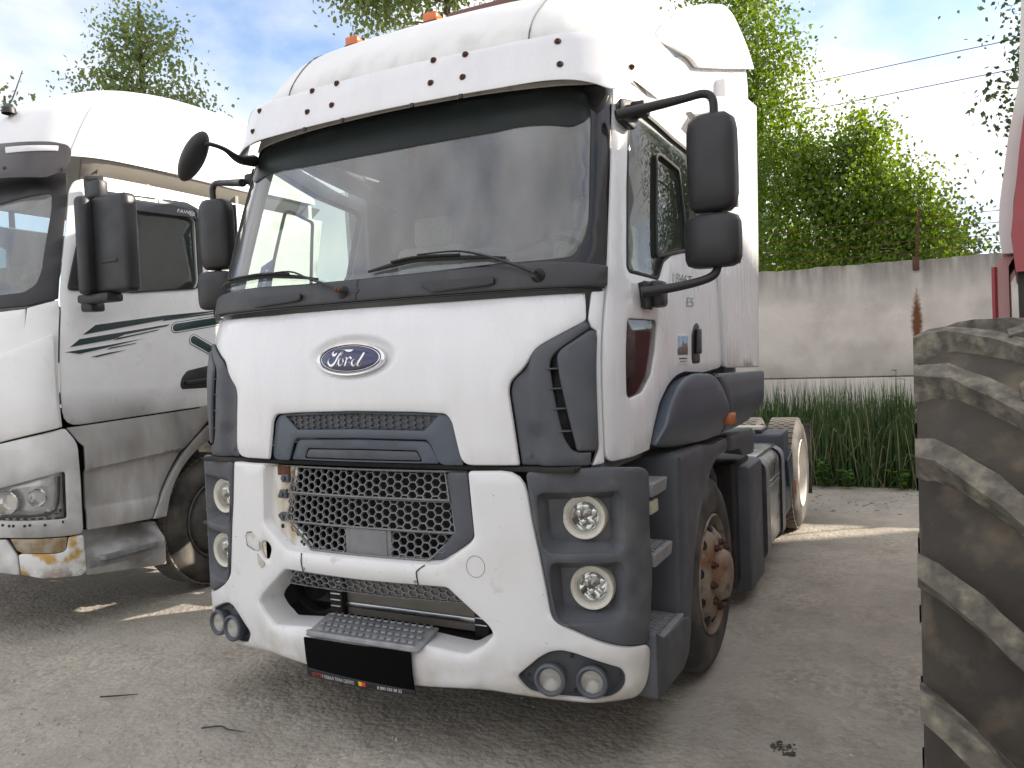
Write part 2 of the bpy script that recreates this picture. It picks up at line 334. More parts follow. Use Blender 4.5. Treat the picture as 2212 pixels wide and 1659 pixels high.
def rbox(c,s,bev=.01,seg=2,rot=None,taper=None):
    bm=bmesh.new(); bmesh.ops.create_cube(bm,size=1)
    for v in bm.verts:
        v.co=Vector((v.co.x*s[0],v.co.y*s[1],v.co.z*s[2]))
        if taper: taper(v.co)
    if bev>0: bmesh.ops.bevel(bm,geom=bm.edges[:],offset=bev,segments=seg,profile=.5,affect='EDGES')
    if rot is not None: bmesh.ops.rotate(bm,verts=bm.verts[:],cent=(0,0,0),matrix=rot)
    bm.verts.index_update(); V=[tuple(v.co+Vector(c)) for v in bm.verts]; F=[tuple(v.index for v in f.verts) for f in bm.faces]; bm.free()
    return MB().add(V,F)
def merge(*ms):
    q=MB()
    for i,m in enumerate(ms): q.add(m.V,m.F,0); q.M[-len(m.F):]=list(m.M)
    return q
def hexmesh(S,poly,a,w,d,depth,zs=1.,dfun=None):
    poly=np.asarray(poly,float); lo=poly.min(0); hi=poly.max(0); q=MB(); h=a*math.sqrt(3)*zs
    i=0; u=lo[0]
    while u<hi[0]+a:
        z=lo[1]+(h/2 if i%2 else 0)
        while z<hi[1]+h:
            if inside(np.array([(u,z)]),poly)[0] or inside(np.array([(u-a*.4,z),(u+a*.4,z)]),poly).all():
                an=np.arange(6)*math.pi/3
                def ring(k,dd):
                    uu=u+k*np.cos(an); zz=z+k*zs*np.sin(an); zz=np.clip(zz,lo[1],hi[1])
                    return list(S(uu,zz,dd+(dfun(uu,zz) if dfun else 0)))
                V=ring(a*1.0,d)+ring(a-w,d)+ring(a-w*1.2,d-depth); F=[]
                for k in range(6):
                    l=(k+1)%6; F+= [(k,l,6+l,6+k),(6+k,6+l,12+l,12+k)]
                q.add(V,F)
            z+=h
        u+=1.5*a; i+=1
    return q
def text_mesh(txt,S,u0,z0,h,d,depth=.003,shear_=0.,wscale=1.,spacing=1.):
    cu=bpy.data.curves.new('t','FONT'); cu.body=txt; cu.size=1; cu.shear=shear_; cu.space_character=spacing
    to=bpy.data.objects.new('t',cu); COL.objects.link(to); dg=bpy.context.evaluated_depsgraph_get(); dg.update()
    me=to.evaluated_get(dg).to_mesh(); V=np.array([v.co[:2] for v in me.vertices]).reshape(-1,2); F=[tuple(p.vertices) for p in me.polygons]
    to.evaluated_get(dg).to_mesh_clear(); bpy.data.objects.remove(to); bpy.data.curves.remove(cu)
    k=h/.73; n=len(V); uu=u0+V[:,0]*k*wscale; zz=z0+V[:,1]*k
    return MB().add(list(S(uu,zz,np.full(n,d))),F)
def ribbon(S,pts,wd,d,th=.004,sub=5):
    Q=_cr(np.column_stack([np.asarray(pts,float),wd]),sub); P=Q[:,:2]; W=np.maximum(Q[:,2],.0006)
    t=np.gradient(P,axis=0); t/=np.maximum(np.linalg.norm(t,axis=1,keepdims=True),1e-9); n=np.stack([-t[:,1],t[:,0]],1)
    L_=P+n*W[:,None]/2; R_=P-n*W[:,None]/2; m=len(P); V=[];F=[]
    for l,dd in ((L_,d),(P,d+th),(R_,d)): V+=list(S(l[:,0],l[:,1],np.full(m,dd)))
    for i in range(m-1): F+=[(m+i,m+i+1,i+1,i),(2*m+i,2*m+i+1,m+i+1,m+i)]
    return MB().add(V,F)
def sym_(half):
    """closed outline from its right half, listed from the centre line round to the centre line"""
    h=[tuple(p) for p in half]; l=[(-u,z) for u,z in h[::-1] if abs(u)>1e-6]; return h+l
# ================================================================ ground
def ground_mat():
    m=bpy.data.materials.new('packed_gravel_dirt'); m.use_nodes=True; t=m.node_tree; n=t.nodes; b=n['Principled BSDF']; L=t.links.new
    tc_=n.new('ShaderNodeTexCoord'); V=tc_.outputs['Object']
    def noise(s,d=6,r=.6):
        q=n.new('ShaderNodeTexNoise'); q.inputs['Scale'].default_value=s; q.inputs['Detail'].default_value=d; q.inputs['Roughness'].default_value=r; L(V,q.inputs['Vector']); return q.outputs['Fac']
    def ramp(src,*st):
        q=n.new('ShaderNodeValToRGB'); L(src,q.inputs[0]); e=q.color_ramp.elements
        while len(e)<len(st): e.new(.5)
        for k,(p,c) in enumerate(st): e[k].position=p; e[k].color=(*c,1)
        return q.outputs[0]
    def mix(f,a,c,mode='MIX'):
        q=n.new('ShaderNodeMix'); q.data_type='RGBA'; q.blend_type=mode
        for k,v in (('Factor',f),('A',a),('B',c)):
            if isinstance(v,float): q.inputs[k].default_value=v
            elif isinstance(v,tuple): q.inputs[k].default_value=(*v,1)
            else: L(v,q.inputs[k])
        return q.outputs['Result']
    c1=ramp(noise(.55,5),(.3,(.30,.272,.228)),(.5,(.395,.362,.308)),(.72,(.46,.43,.375)))
    c2=ramp(noise(2.6,8,.65),(.33,(.74,.72,.69)),(.55,(1,1,1)),(.75,(1.14,1.13,1.1)))
    c=mix(1.0,c1,c2,'MULTIPLY')
    c=mix(ramp(noise(38,6,.75),(.35,(.0,)*3),(.62,(.38,)*3)),c,(.50,.47,.41))
    vo=n.new('ShaderNodeTexVoronoi'); vo.inputs['Scale'].default_value=34; L(V,vo.inputs['Vector'])
    vcol=ramp(vo.outputs['Color'],(.1,(.74,.72,.69)),(.9,(1.2,1.18,1.14)))
    msk=ramp(noise(1.1,6,.6),(.42,(0,0,0)),(.62,(.8,.8,.8)))
    c=mix(msk,c,mix(1.0,c,vcol,'MULTIPLY'))
    c=mix(ramp(noise(120,3),(.62,(0,0,0)),(.74,(.55,.55,.55))),c,(.14,.125,.10))
    # dark oily and damp patches, pale dusty wheel tracks
    c=mix(ramp(noise(.33,4,.55),(.56,(0,0,0)),(.70,(.5,.5,.5))),c,(.17,.15,.125))
    mp_=n.new('ShaderNodeMapping'); mp_.inputs['Scale'].default_value=(1.9,.16,1); mp_.inputs['Rotation'].default_value=(0,0,.5); L(V,mp_.inputs[0]); q=n.new('ShaderNodeTexNoise'); q.inputs['Scale'].default_value=1.2; q.inputs['Detail'].default_value=5; L(mp_.outputs[0],q.inputs['Vector'])
    c=mix(ramp(q.outputs['Fac'],(.52,(0,0,0)),(.66,(.4,.4,.4))),c,(.50,.465,.40))
    L(c,b.inputs['Base Color']); b.inputs['Roughness'].default_value=.95; b.inputs['Specular IOR Level'].default_value=.25
    add=n.new('ShaderNodeMath'); add.operation='ADD'; mu=n.new('ShaderNodeMath'); mu.operation='MULTIPLY'; L(vo.outputs['Distance'],mu.inputs[0]); mu.inputs[1].default_value=-.9
    L(noise(48,8,.7),add.inputs[0]); L(mu.outputs[0],add.inputs[1])
    bp=n.new('ShaderNodeBump'); bp.inputs['Strength'].default_value=.6; bp.inputs['Distance'].default_value=.012; L(add.outputs[0],bp.inputs['Height'])
    bp2=n.new('ShaderNodeBump'); bp2.inputs['Strength'].default_value=.8; bp2.inputs['Distance'].default_value=.05; L(noise(3.5,6,.6),bp2.inputs['Height']); L(bp2.outputs[0],bp.inputs['Normal']); L(bp.outputs[0],b.inputs['Normal'])
    return m
rng=np.random.default_rng(7)
def hgt(x,y):
    near=np.exp(-((x-1)**2+(y+1)**2)/60)
    return .006*near*(np.sin(3.1*x+1.3*y)+np.sin(2.3*y-1.7*x+1)+.6*np.sin(7.1*x-3*y)+.5*np.sin(9.3*y+4*x))-.012
gx=np.concatenate([[-1500,-300,-80,-40,-25],np.linspace(-16,12,170),[25,40,80,300,1500]]); gy=np.concatenate([[-1500,-300,-60,-20],np.linspace(-8,12,130),[20,40,80,300,1500]])
X,Y=np.meshgrid(gx,gy); Zg=hgt(X,Y); V=np.stack([X,Y,Zg],-1).reshape(-1,3); nx=len(gx)
F=[(j*nx+i,j*nx+i+1,(j+1)*nx+i+1,(j+1)*nx+i) for j in range(len(gy)-1) for i in range(nx-1)]
g=obj('ground',V,F,ground_mat(),None,60); g['kind']='structure'
# loose stones, crumbs of dirt and leaf litter
def scatter(n,xr,yr,s0,s1,flat,pw=1.):
    V=[];F=[]; 
    base=np.array([(1,0,-.2),(-.5,.87,-.2),(-.5,-.87,-.2),(.1,.05,.8),(.6,.6,.25),(-.8,.1,.3)])
    fc=[(0,4,3),(4,1,3),(1,5,3),(5,2,3),(2,0,3),(0,1,4),(1,2,5)]
    for _ in range(n):
        x=rng.uniform(*xr); y=yr[0]+(yr[1]-yr[0])*rng.random()**pw; s=s0+(s1-s0)*rng.random()**4; a=rng.uniform(0,6.28)
        c,si=math.cos(a),math.sin(a); P=base*(1+.35*rng.standard_normal((6,3)))*s; P[:,2]*=flat
        k=len(V); z=float(hgt(np.array(x),np.array(y)))
        V+=[(x+p[0]*c-p[1]*si,y+p[0]*si+p[1]*c,z+max(p[2],-.004)+.001) for p in P]; F+=[tuple(i+k for i in f) for f in fc]
    return MB().add(V,F)
STONE=mk('loose_stone',(.40,.37,.315),.95,var=.35,vscale=9)
o=scatter(5200,(-4.5,3.2),(-2.6,2.2),.002,.012,.6).build('loose_stones',STONE,None,smooth=0); tag(o,'small loose grey stones and dirt crumbs over the yard','gravel',kind='stuff')
o=scatter(1500,(-3.2,.8),(-1.6,-.1),.004,.016,.6).build('gravel_patch',STONE,None,smooth=0); tag(o,'coarser gravel patch in front of the white tractor unit','gravel',kind='stuff')
o=scatter(900,(-.5,4.5),(5.9,7.5),.006,.03,.35).build('leaf_litter',mk('dry_litter',(.20,.16,.10),.95,var=.4,vscale=20),None,smooth=0); tag(o,'dry leaf litter along the foot of the reeds','leaf litter',kind='stuff')
def twig(P,r,label):
    P=np.array(P,float); P[:,2]+=r+.004
    tag(tube(P,[r,r*.9,r*.5][:len(P)] if len(P)<4 else [r]*(len(P)-1)+[r*.4],6,4).build('twig',mk('dark_twig',(.05,.038,.028),.9),None),label,'twig')
twig([(-1.62,-.12,0),(-1.54,-.07,0),(-1.46,-.02,0)],.004,'short straight dark twig on open dirt left of the bumper')
twig([(-.83,-.17,0),(-.76,-.12,0),(-.70,-.13,0),(-.60,-.12,0)],.0035,'bent thin twig on the gravel under the fog lamps')
o=scatter(60,(1.60,1.70),(.64,.74),.005,.018,.6).build('dirt_clod',mk('dark_clod',(.07,.06,.05),.95,var=.3),None,smooth=0); tag(o,'small dark clod of dirt lying beside the front wheel','dirt clod')
# ================================================================ concrete fence
def concrete():
    m=mk('fence_concrete',(.64,.60,.54),.92,var=.08,vscale=3,bump=.5,bscale=70,dirt=[((.13,.115,.095),.75,42,None,None,.66,.71),((.30,.27,.23),.4,2.5,None,None,.45,.7)])
    t=m.node_tree; n=t.nodes; L=t.links.new; b=n['Principled BSDF']; src=b.inputs['Base Color'].links[0].from_socket
    tc_=n.new('ShaderNodeTexCoord'); sp=n.new('ShaderNodeSeparateXYZ'); L(tc_.outputs['Object'],sp.inputs[0])
    def math_(op,a,b_=0.):
        q=n.new('ShaderNodeMath'); q.operation=op
        for k,v in ((0,a),(1,b_)):
            if isinstance(v,(int,float)): q.inputs[k].default_value=v
            else: L(v,q.inputs[k])
        return q.outputs[0]
    mp_=n.new('ShaderNodeMapping'); mp_.inputs['Scale'].default_value=(9,9,1.3); L(tc_.outputs['Object'],mp_.inputs[0]); ns=n.new('ShaderNodeTexNoise'); ns.inputs['Scale'].default_value=1; ns.inputs['Detail'].default_value=6; L(mp_.outputs[0],ns.inputs['Vector'])
    drip=math_('MULTIPLY',math_('MULTIPLY',math_('SUBTRACT',sp.outputs[2],2.2),2.6),ns.outputs['Fac']); q=n.new('ShaderNodeClamp'); L(drip,q.inputs[0])
    m1=n.new('ShaderNodeMix'); m1.data_type='RGBA'; L(q.outputs[0],m1.inputs['Factor']); L(src,m1.inputs['A']); m1.inputs['B'].default_value=(.085,.078,.066,1)
    # rust stain running down from the post bracket
    dx=math_('ABSOLUTE',math_('SUBTRACT',sp.outputs[0],2.21)); zz=math_('SUBTRACT',sp.outputs[2],1.93)
    wid=math_('MULTIPLY',math_('SUBTRACT',1.,math_('POWER',math_('ABSOLUTE',math_('MULTIPLY',zz,2.05)),1.5)),.08)
    ns2=n.new('ShaderNodeTexNoise'); ns2.inputs['Scale'].default_value=26; ns2.inputs['Detail'].default_value=5; L(tc_.outputs['Object'],ns2.inputs['Vector'])
    f=math_('MULTIPLY',math_('SUBTRACT',math_('ADD',wid,math_('MULTIPLY',math_('SUBTRACT',ns2.outputs['Fac'],.5),.07)),dx),22.); q2_=n.new('ShaderNodeClamp'); L(f,q2_.inputs[0])
    m2=n.new('ShaderNodeMix'); m2.data_type='RGBA'; L(q2_.outputs[0],m2.inputs['Factor']); L(m1.outputs['Result'],m2.inputs['A']); m2.inputs['B'].default_value=(.15,.06,.022,1)
    L(m2.outputs['Result'],b.inputs['Base Color']); return m
CONC=concrete()
fence=thing('concrete_fence','weathered beige concrete panel fence with barbed wire above','fence',(1,8.5,0))
x=-20.8
while x<8:
    for z0,z1 in ((.0,1.245),(1.26,2.71)):
        top=[(x+.006,z0),(x+3.99,z0)]
        if z1>2: # chipped upper edge
            k=np.linspace(x+3.99,x+.006,40); top+=[(float(a),z1+.004*math.sin(a*7)+.004*rng.standard_normal()) for a in k]
        else: top+=[(x+3.99,z1),(x+.006,z1)]
        plate(PY(8.5),top,d=0,th=.14,bev=.012,res=.5).build('panel',CONC,fence)
    rbox((x+2,8.6,1.25),(3.96,.06,.3),.01).build('joint_backing',CONC,fence)
    x+=4
RP=mk('rusty_post',(.10,.045,.03),.85,var=.3,vscale=40)
for xp in (-5.8,-1.8,2.21,6.2):
    rbox((xp,8.49,2.66),(.075,.05,.16),.006).build('post_bracket',RP,fence)
    tube([(xp,8.52,2.6),(xp+.03,8.50,3.0),(xp+.05,8.46,3.34)],.014,8,3).build('wire_post',RP,fence)
for z in (3.24,3.10,2.95,2.82):
    P=[]; 
    for x0,x1 in ((-5.8,-1.8),(-1.8,2.21),(2.21,6.2)): P+=[(x0+(x1-x0)*t,8.48,z-.03*(1-(2*t-1)**2)) for t in np.linspace(0,1,9)[:-1]]
    mbw=tube(P,.004,5,2)
    for xx in np.arange(-5.7,6.2,.16):
        zz=z-.02; t_=tube([(xx-.012,8.47,zz-.012),(xx+.012,8.49,zz+.014)],.003,4,1,sm=False); mbw.add(t_.V,t_.F)
    mbw.build('barbed_wire',RP,fence)
# ================================================================ reeds in front of the fence
def reeds():
    V=[];F=[];n=7600
    for _ in range(n):
        x=rng.uniform(-2.2,6); y=8.42-1.02*rng.random()**.8; h=rng.uniform(.85,1.34)*(.72+.28*min(1,(y-7.35)/.5)); w_=rng.uniform(.006,.012); lx=rng.normal(0,.09); ly=rng.normal(0,.07)-.03; a=rng.uniform(0,3.14)
        if rng.random()<.13: lx*=4.5; ly*=2.5; h*=rng.uniform(.5,.9)
        dx,dy=math.cos(a)*w_,math.sin(a)*w_; k=len(V)
        V+=[(x-dx,y-dy,-.02),(x+dx,y+dy,-.02),(x+lx*.35+dx*.8,y+ly*.35+dy*.8,h*.6),(x+lx*.35-dx*.8,y+ly*.35-dy*.8,h*.6),(x+lx,y+ly,h)]; F+=[(k,k+1,k+2,k+3),(k+3,k+2,k+4)]
    return MB().add(V,F)
REED=leafmat('reed_green',(.035,.075,.028),(.085,.15,.05),.3)
tag(reeds().build('reeds',REED,None,smooth=0),'dense dark green horsetail reeds growing along the fence','reeds',kind='stuff')
def drybl():
    V=[];F=[]
    for _ in range(520):
        x=rng.uniform(-.5,5); y=rng.uniform(7.4,7.9); h=rng.uniform(.5,1.1); lx=rng.normal(0,.3); w_=.005; k=len(V)
        V+=[(x-w_,y,0),(x+w_,y,0),(x+lx*.5+w_*.7,y-.05,h*.8),(x+lx*.5-w_*.7,y-.05,h*.8),(x+lx,y-.1,h*rng.uniform(.6,1.1))]; F+=[(k,k+1,k+2,k+3),(k+3,k+2,k+4)]
    return MB().add(V,F)
tag(drybl().build('dry_stalks',mk('dry_straw',(.25,.23,.13),.9),None,smooth=0),'dry straw coloured stalks among the reeds','dry stalks',kind='stuff')
LEAFW=leafmat('weed_green',(.06,.14,.03),(.12,.24,.05),.35)
def weed(x,y,h,n,ls,label):
    t=thing('weed_plant',label,'weed',(x,y,0)); st=MB(); lf=MB()
    for s in range(5):
        a=rng.uniform(0,6.28); r=rng.uniform(.02,.16); P=[(x,y,0),(x+r*.4*math.cos(a),y+r*.4*math.sin(a),h*.5),(x+r*math.cos(a),y+r*math.sin(a),h*rng.uniform(.7,1))]; t_=tube(P,[.006,.005,.002],5,3); st.add(t_.V,t_.F)
        for k in range(n//5):
            tt=rng.uniform(.15,1); p=np.array(P[0])*(1-tt)+np.array(P[2])*tt; b=rng.uniform(0,6.28); d=np.array([math.cos(b),math.sin(b),rng.uniform(-.2,.5)])*ls*rng.uniform(.6,1.3); sd=np.array([-math.sin(b),math.cos(b),0])*ls*.36
            lf.add([p,p+d*.5+sd,p+d+np.array([0,0,-.03*ls]),p+d*.5-sd],[(0,1,2,3)])
    st.build('stem',LEAFW,t); lf.build('leaf_cluster',LEAFW,t,smooth=0,kind='stuff')
weed(1.18,7.30,.36,60,.09,'bright green weed at the foot of the reeds nearest the rear wheel')
weed(2.02,7.32,.30,60,.08,'low leafy weed at the foot of the reeds by the big tyre')
weed(1.45,7.28,.22,50,.07,'lowest leafy weed between the other two weeds by the reeds')
weed(1.95,8.2,1.42,70,.12,'tall broad-leaved weed rising above the reeds under the rust stain')
# ================================================================ trees
BARKB=mk('birch_bark',(.55,.53,.48),.8,var=.1,dirt=[((.05,.045,.04),.9,9,None,None,.55,.62)],stretch=(1,1,3))
BARKD=mk('dark_bark',(.07,.055,.04),.9,var=.3)
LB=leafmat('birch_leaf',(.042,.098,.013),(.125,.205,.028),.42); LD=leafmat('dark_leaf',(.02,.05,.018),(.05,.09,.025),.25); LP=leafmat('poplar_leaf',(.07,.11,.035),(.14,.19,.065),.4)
def tree(name,label,base,h,tr_,blobs,ls,leaf,bark,group=None,lean=(0,0),droop=.25,cs=.2,nc=60):
    t=thing(name,label,'tree',base,group); bx,by,_=base; tr=MB()
    tk=[(bx+lean[0]*k**1.5,by+lean[1]*k**1.5,h*k) for k in np.linspace(0,1,7)]; t_=tube(tk,[tr_*(1-.88*k)+.008 for k in np.linspace(0,1,7)],9,3); tr.add(t_.V,t_.F)
    cen=[]; V=[];F=[]
    for (cx,cy,cz,rx,ry,rz,n) in blobs:
        m=max(4,int(nc*n/2500)); 
        for _ in range(m):
            d=rng.standard_normal(3); d/=np.linalg.norm(d); q=rng.random()**.45; p=np.array([cx+d[0]*rx*q,cy+d[1]*ry*q,cz+d[2]*rz*q]); cen.append(p)
            k_=n//m; s=cs*rng.uniform(.6,1.4)
            L_=p+rng.standard_normal((k_,3))*np.array([s,s,s*1.25])-np.array([0,0,droop*s])
            for l in L_:
                a=rng.standard_normal(3); a[2]-=.9; a/=np.linalg.norm(a); b=np.cross(a,rng.standard_normal(3)); b/=np.linalg.norm(b)+1e-9; z=ls*rng.uniform(.6,1.25); i=len(V)
                V+=[tuple(l),tuple(l+a*z*.38+b*z*.36),tuple(l+a*z),tuple(l+a*z*.38-b*z*.36)]; F.append((i,i+1,i+2,i+3))
    cen=np.array(cen)
    for p in cen[rng.permutation(len(cen))[:min(46,len(cen))]]:
        zt=max(.25*h,min(p[2]-.4,h*.95)); k=zt/h; o_=np.array([bx+lean[0]*k**1.5,by+lean[1]*k**1.5,zt]); mid=(o_+p)/2+np.array([0,0,.15]); rr=tr_*(1-.85*k)*.35+.006
        t_=tube([o_,mid,p],[rr,rr*.6,.004],5,3); tr.add(t_.V,t_.F)
    tr.build('trunk',bark,t); MB().add(V,F).build('crown',leaf,t,smooth=0)
# birches and shrubs behind the fence
tree('birch_tree','tallest birch behind the fence, next to the white cab',(-.2,11.6,0),9.5,.075,[(-.55,11.4,7.9,.8,.8,1.4,6000),(-.2,11.4,6.2,.9,.9,1.2,7600),(.05,11.3,4.8,1.0,.9,1.0,7600),(0,11.2,3.4,1.2,.9,.9,6400)],.075,LB,BARKB,'birches behind the fence',(.1,0),cs=.17,nc=70)
tree('birch_tree','middle birch behind the fence with a white forked trunk',(1.5,11.2,0),5.0,.06,[(1.5,11.1,4.75,.45,.6,.6,3000),(1.5,11.0,3.95,.75,.8,.7,5600),(1.15,11.2,3.2,.9,.8,.65,5200),(.8,11.0,4.3,.45,.5,.6,2600)],.075,LB,BARKB,'birches behind the fence',(.05,0),cs=.17,nc=70)
tree('birch_tree','short sunlit birch behind the fence beside the rusty wire post',(2.2,10.6,0),3.9,.045,[(2.1,10.5,3.75,.42,.5,.5,2600),(2.35,10.5,3.15,.55,.6,.5,3400),(1.9,10.7,3.0,.6,.6,.5,2600)],.07,LB,BARKB,'birches behind the fence',(.1,0),cs=.17,nc=70)
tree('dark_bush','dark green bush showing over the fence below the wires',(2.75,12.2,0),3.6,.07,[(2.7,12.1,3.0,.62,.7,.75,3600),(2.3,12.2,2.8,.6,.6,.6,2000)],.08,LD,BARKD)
tree('shrub','leafy shrub filling the gap low behind the fence by the cab',(.2,13.2,0),4.2,.09,[(.2,13.2,3.0,1.5,.8,1.1,5200),(1.7,13.2,2.7,1.2,.8,.8,3600)],.09,LB,BARKD)
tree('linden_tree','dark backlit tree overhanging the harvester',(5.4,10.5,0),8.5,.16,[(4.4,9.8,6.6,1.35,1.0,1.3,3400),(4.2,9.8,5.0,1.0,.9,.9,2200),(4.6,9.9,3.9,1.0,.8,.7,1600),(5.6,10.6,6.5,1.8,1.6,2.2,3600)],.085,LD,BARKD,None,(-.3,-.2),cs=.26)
tree('poplar_tree','loose pale green tree rising behind the other white truck',(-12.6,9.2,0),9.6,.16,[(-12.2,9.0,8.0,.95,1.0,1.15,2300),(-13.0,9.0,7.3,1.1,1.0,1.0,2300),(-11.4,9.2,7.0,.8,.8,.8,1700),(-12.5,9.1,9.0,.5,.6,.7,900),(-13.9,9.0,7.0,.7,.7,.5,900)],.10,LP,BARKD,None,(.1,0),cs=.22,nc=75)
tree('poplar_tree','lower leafy tree peeping over the other truck by its aerial',(-15.4,8.0,0),7.8,.12,[(-15.2,7.9,6.9,1.4,1.0,.75,2600),(-16.8,7.6,6.8,1.3,1.0,.9,2400)],.11,LP,BARKD)
tree('poplar_tree','green tree crown showing over the roof of the tractor unit',(-7.6,13.6,0),12.5,.2,[(-8.5,13.2,11.2,1.6,1.4,1.6,5200),(-6.4,13.6,11.4,2.0,1.4,1.7,5200),(-4.2,14.0,12.0,1.7,1.4,1.4,3600),(-9.4,13.0,10.6,.6,.6,.7,900)],.14,LP,BARKD,None,(.2,0),cs=.3)
# overhead wires
WIRE=mk('overhead_wire',(.06,.06,.07),.6)
for (z0,z1),lb in (((6.30,6.75),'upper thin overhead wire crossing the sky behind the birches'),((5.8,6.27),'lower thin overhead wire crossing the sky behind the birches')):
    tag(tube([(-12,13,z0+.1),(-5,13,z0),(1,13,(z0+z1)/2+.0),(7,13,z1),(14,13,z1+.4)],.008,5,6).build('overhead_wire',WIRE,None),lb,'wire')

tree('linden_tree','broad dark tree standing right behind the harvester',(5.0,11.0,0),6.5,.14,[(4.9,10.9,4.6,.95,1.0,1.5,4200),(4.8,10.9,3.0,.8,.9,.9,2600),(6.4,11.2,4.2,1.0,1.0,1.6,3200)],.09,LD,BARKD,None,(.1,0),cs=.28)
# ================================================================ the white tractor unit
T=thing('semi_truck','white cab-over tractor unit with dark grey trim, blue oval badge and honeycomb grille','truck',(0,1.4,0))
both_=lambda mb,n,m,par=None,**k: both(mb,n,m,T if par is None else par,**k)
# --- hood
def hood_dent(u,z):
    e=np.sqrt(((u+.004)/.215)**2+((z-1.71)/.088)**2); q=np.clip((1.16-e)/.30,0,1); q=q*q*(3-2*q)
    top=np.clip((z-1.885)/.05,0,1); return -.02*q-.012*top**2
HOODS=shear(CAB,hood_dent)
an=np.linspace(0,2*math.pi,56,endpoint=False)
ex=np.vstack([np.column_stack([-.004+.215*k*np.cos(an+.056*(i%2)),1.71+.088*k*np.sin(an+.056*(i%2))]) for i,k in enumerate((.5,.66,.78,.84,.89,.94,.99,1.04,1.09,1.14,1.19,1.26,1.36))]+[np.column_stack([np.linspace(-1,1,34),np.full(34,zz)]) for zz in (1.875,1.9,1.92)])
hh=[(0,1.933),(.5,1.933),(1.034,1.938),(1.05,1.818),(.934,1.762),(.85,1.716),(.806,1.643),(.748,1.59),(.738,1.55),(.754,1.42),(.772,1.25),(.524,1.25),(.503,1.342),(.485,1.43),(.46,1.462),(.309,1.470),(0,1.476)]
rr=[0,0,.02,.01,.02,.05,.03,.03,.06,.1,.012,.01,.05,.03,.03,.05,0]; rs=rr+rr[::-1][1:-1]
hood=plate(HOODS,sym_(hh),d=0,th=.03,bev=.014,res=.06,r=rs,extra=ex,drop=lambda G:((G[:,0]+.004)/.215)**2+((G[:,1]-1.71)/.088)**2<2.1).build('hood',WHITE,T)
# --- badge
EC=(-.006,1.704)
def ell(a,b,n=48): t=np.linspace(0,2*math.pi,n,endpoint=False); return np.column_stack([EC[0]+a*np.cos(t),EC[1]+b*np.sin(t)])
def dome(a,b,d0,dk,rings=8,tilt=0):
    V=[];F=[];n=48; ks=np.linspace(1,.02,rings)
    for k in ks:
        l=ell(a*k,b*k); V+=list(CAB(l[:,0],l[:,1],np.full(n,d0+dk*math.sqrt(max(0,1-k*k)))))
    for i in range(rings-1):
        for j in range(n): q=(j+1)%n; F.append((i*n+j,i*n+q,(i+1)*n+q,(i+1)*n+j))
    F.append(tuple((rings-1)*n+j for j in range(n))); return MB().add(V,F)
bd=merge(plate(CAB,ell(.186,.0715),[ell(.163,.060)],d=.012,th=.03,bev=.012,res=.03)).build('badge',CHROME,T)
dome(.172,.064,.0,.014).build('badge_field',BLUE,bd)
plate(shear(CAB,lambda u,z:.014*np.sqrt(np.maximum(0,1-((u-EC[0])/.172)**2-((z-EC[1])/.064)**2))),ell(.159,.0565),[ell(.1545,.0535)],d=.0012,th=.002,bev=.0006,res=.02).build('badge_ring',CHROME,bd)
BD=shear(CAB,lambda u,z:.014*np.sqrt(np.maximum(0,1-((u-EC[0])/.172)**2-((z-EC[1])/.064)**2)))
def q2(x,y): return (EC[0]+(x-930)*.0002265-.004+(y-700)*.00000,EC[1]-(y-708)*.000185-(x-930)*.0000085)
letters=MB()
for st in ([(655,575,18),(640,612,40),(590,640,58),(550,610,42),(562,560,32),(610,512,26),(680,490,22),(760,500,22),(850,520,32),(950,532,52),(1040,515,30),(1092,485,8)],
 [(820,535,18),(765,580,34),(720,640,42),(680,710,42),(640,790,46),(590,855,54),(520,890,54),(460,842,46),(450,780,36),(480,724,26),(512,708,16)],
 [(608,692,14),(680,656,20),(760,640,15),(812,610,14),(800,582,12),(770,602,12),(782,652,16)],
 [(722,700,16),(705,760,26),(686,830,26),(668,885,18)],
 [(800,705,20),(742,735,34),(712,810,40),(738,880,36),(796,856,32),(828,785,32),(818,715,22)],
 [(880,698,20),(918,708,34),(902,790,42),(872,885,38)],[(905,790,22),(950,715,24),(1000,690,40),(1022,735,30)],
 [(1125,728,22),(1062,758,36),(1036,830,42),(1072,884,32),(1132,842,30),(1185,750,34)],
 [(1306,572,40),(1245,700,46),(1185,815,46),(1168,868,36),(1212,872,24),(1280,778,14)],[(958,792,16),(1012,806,18),(1080,752,14)]):
    pts=[q2(x,y) for x,y,_ in st]; r_=ribbon(BD,pts,[w_*.00021 for *_,w_ in st],.0015,.0022); letters.add(r_.V,r_.F)
letters.build('badge_lettering',CHROME,bd,smooth=60)
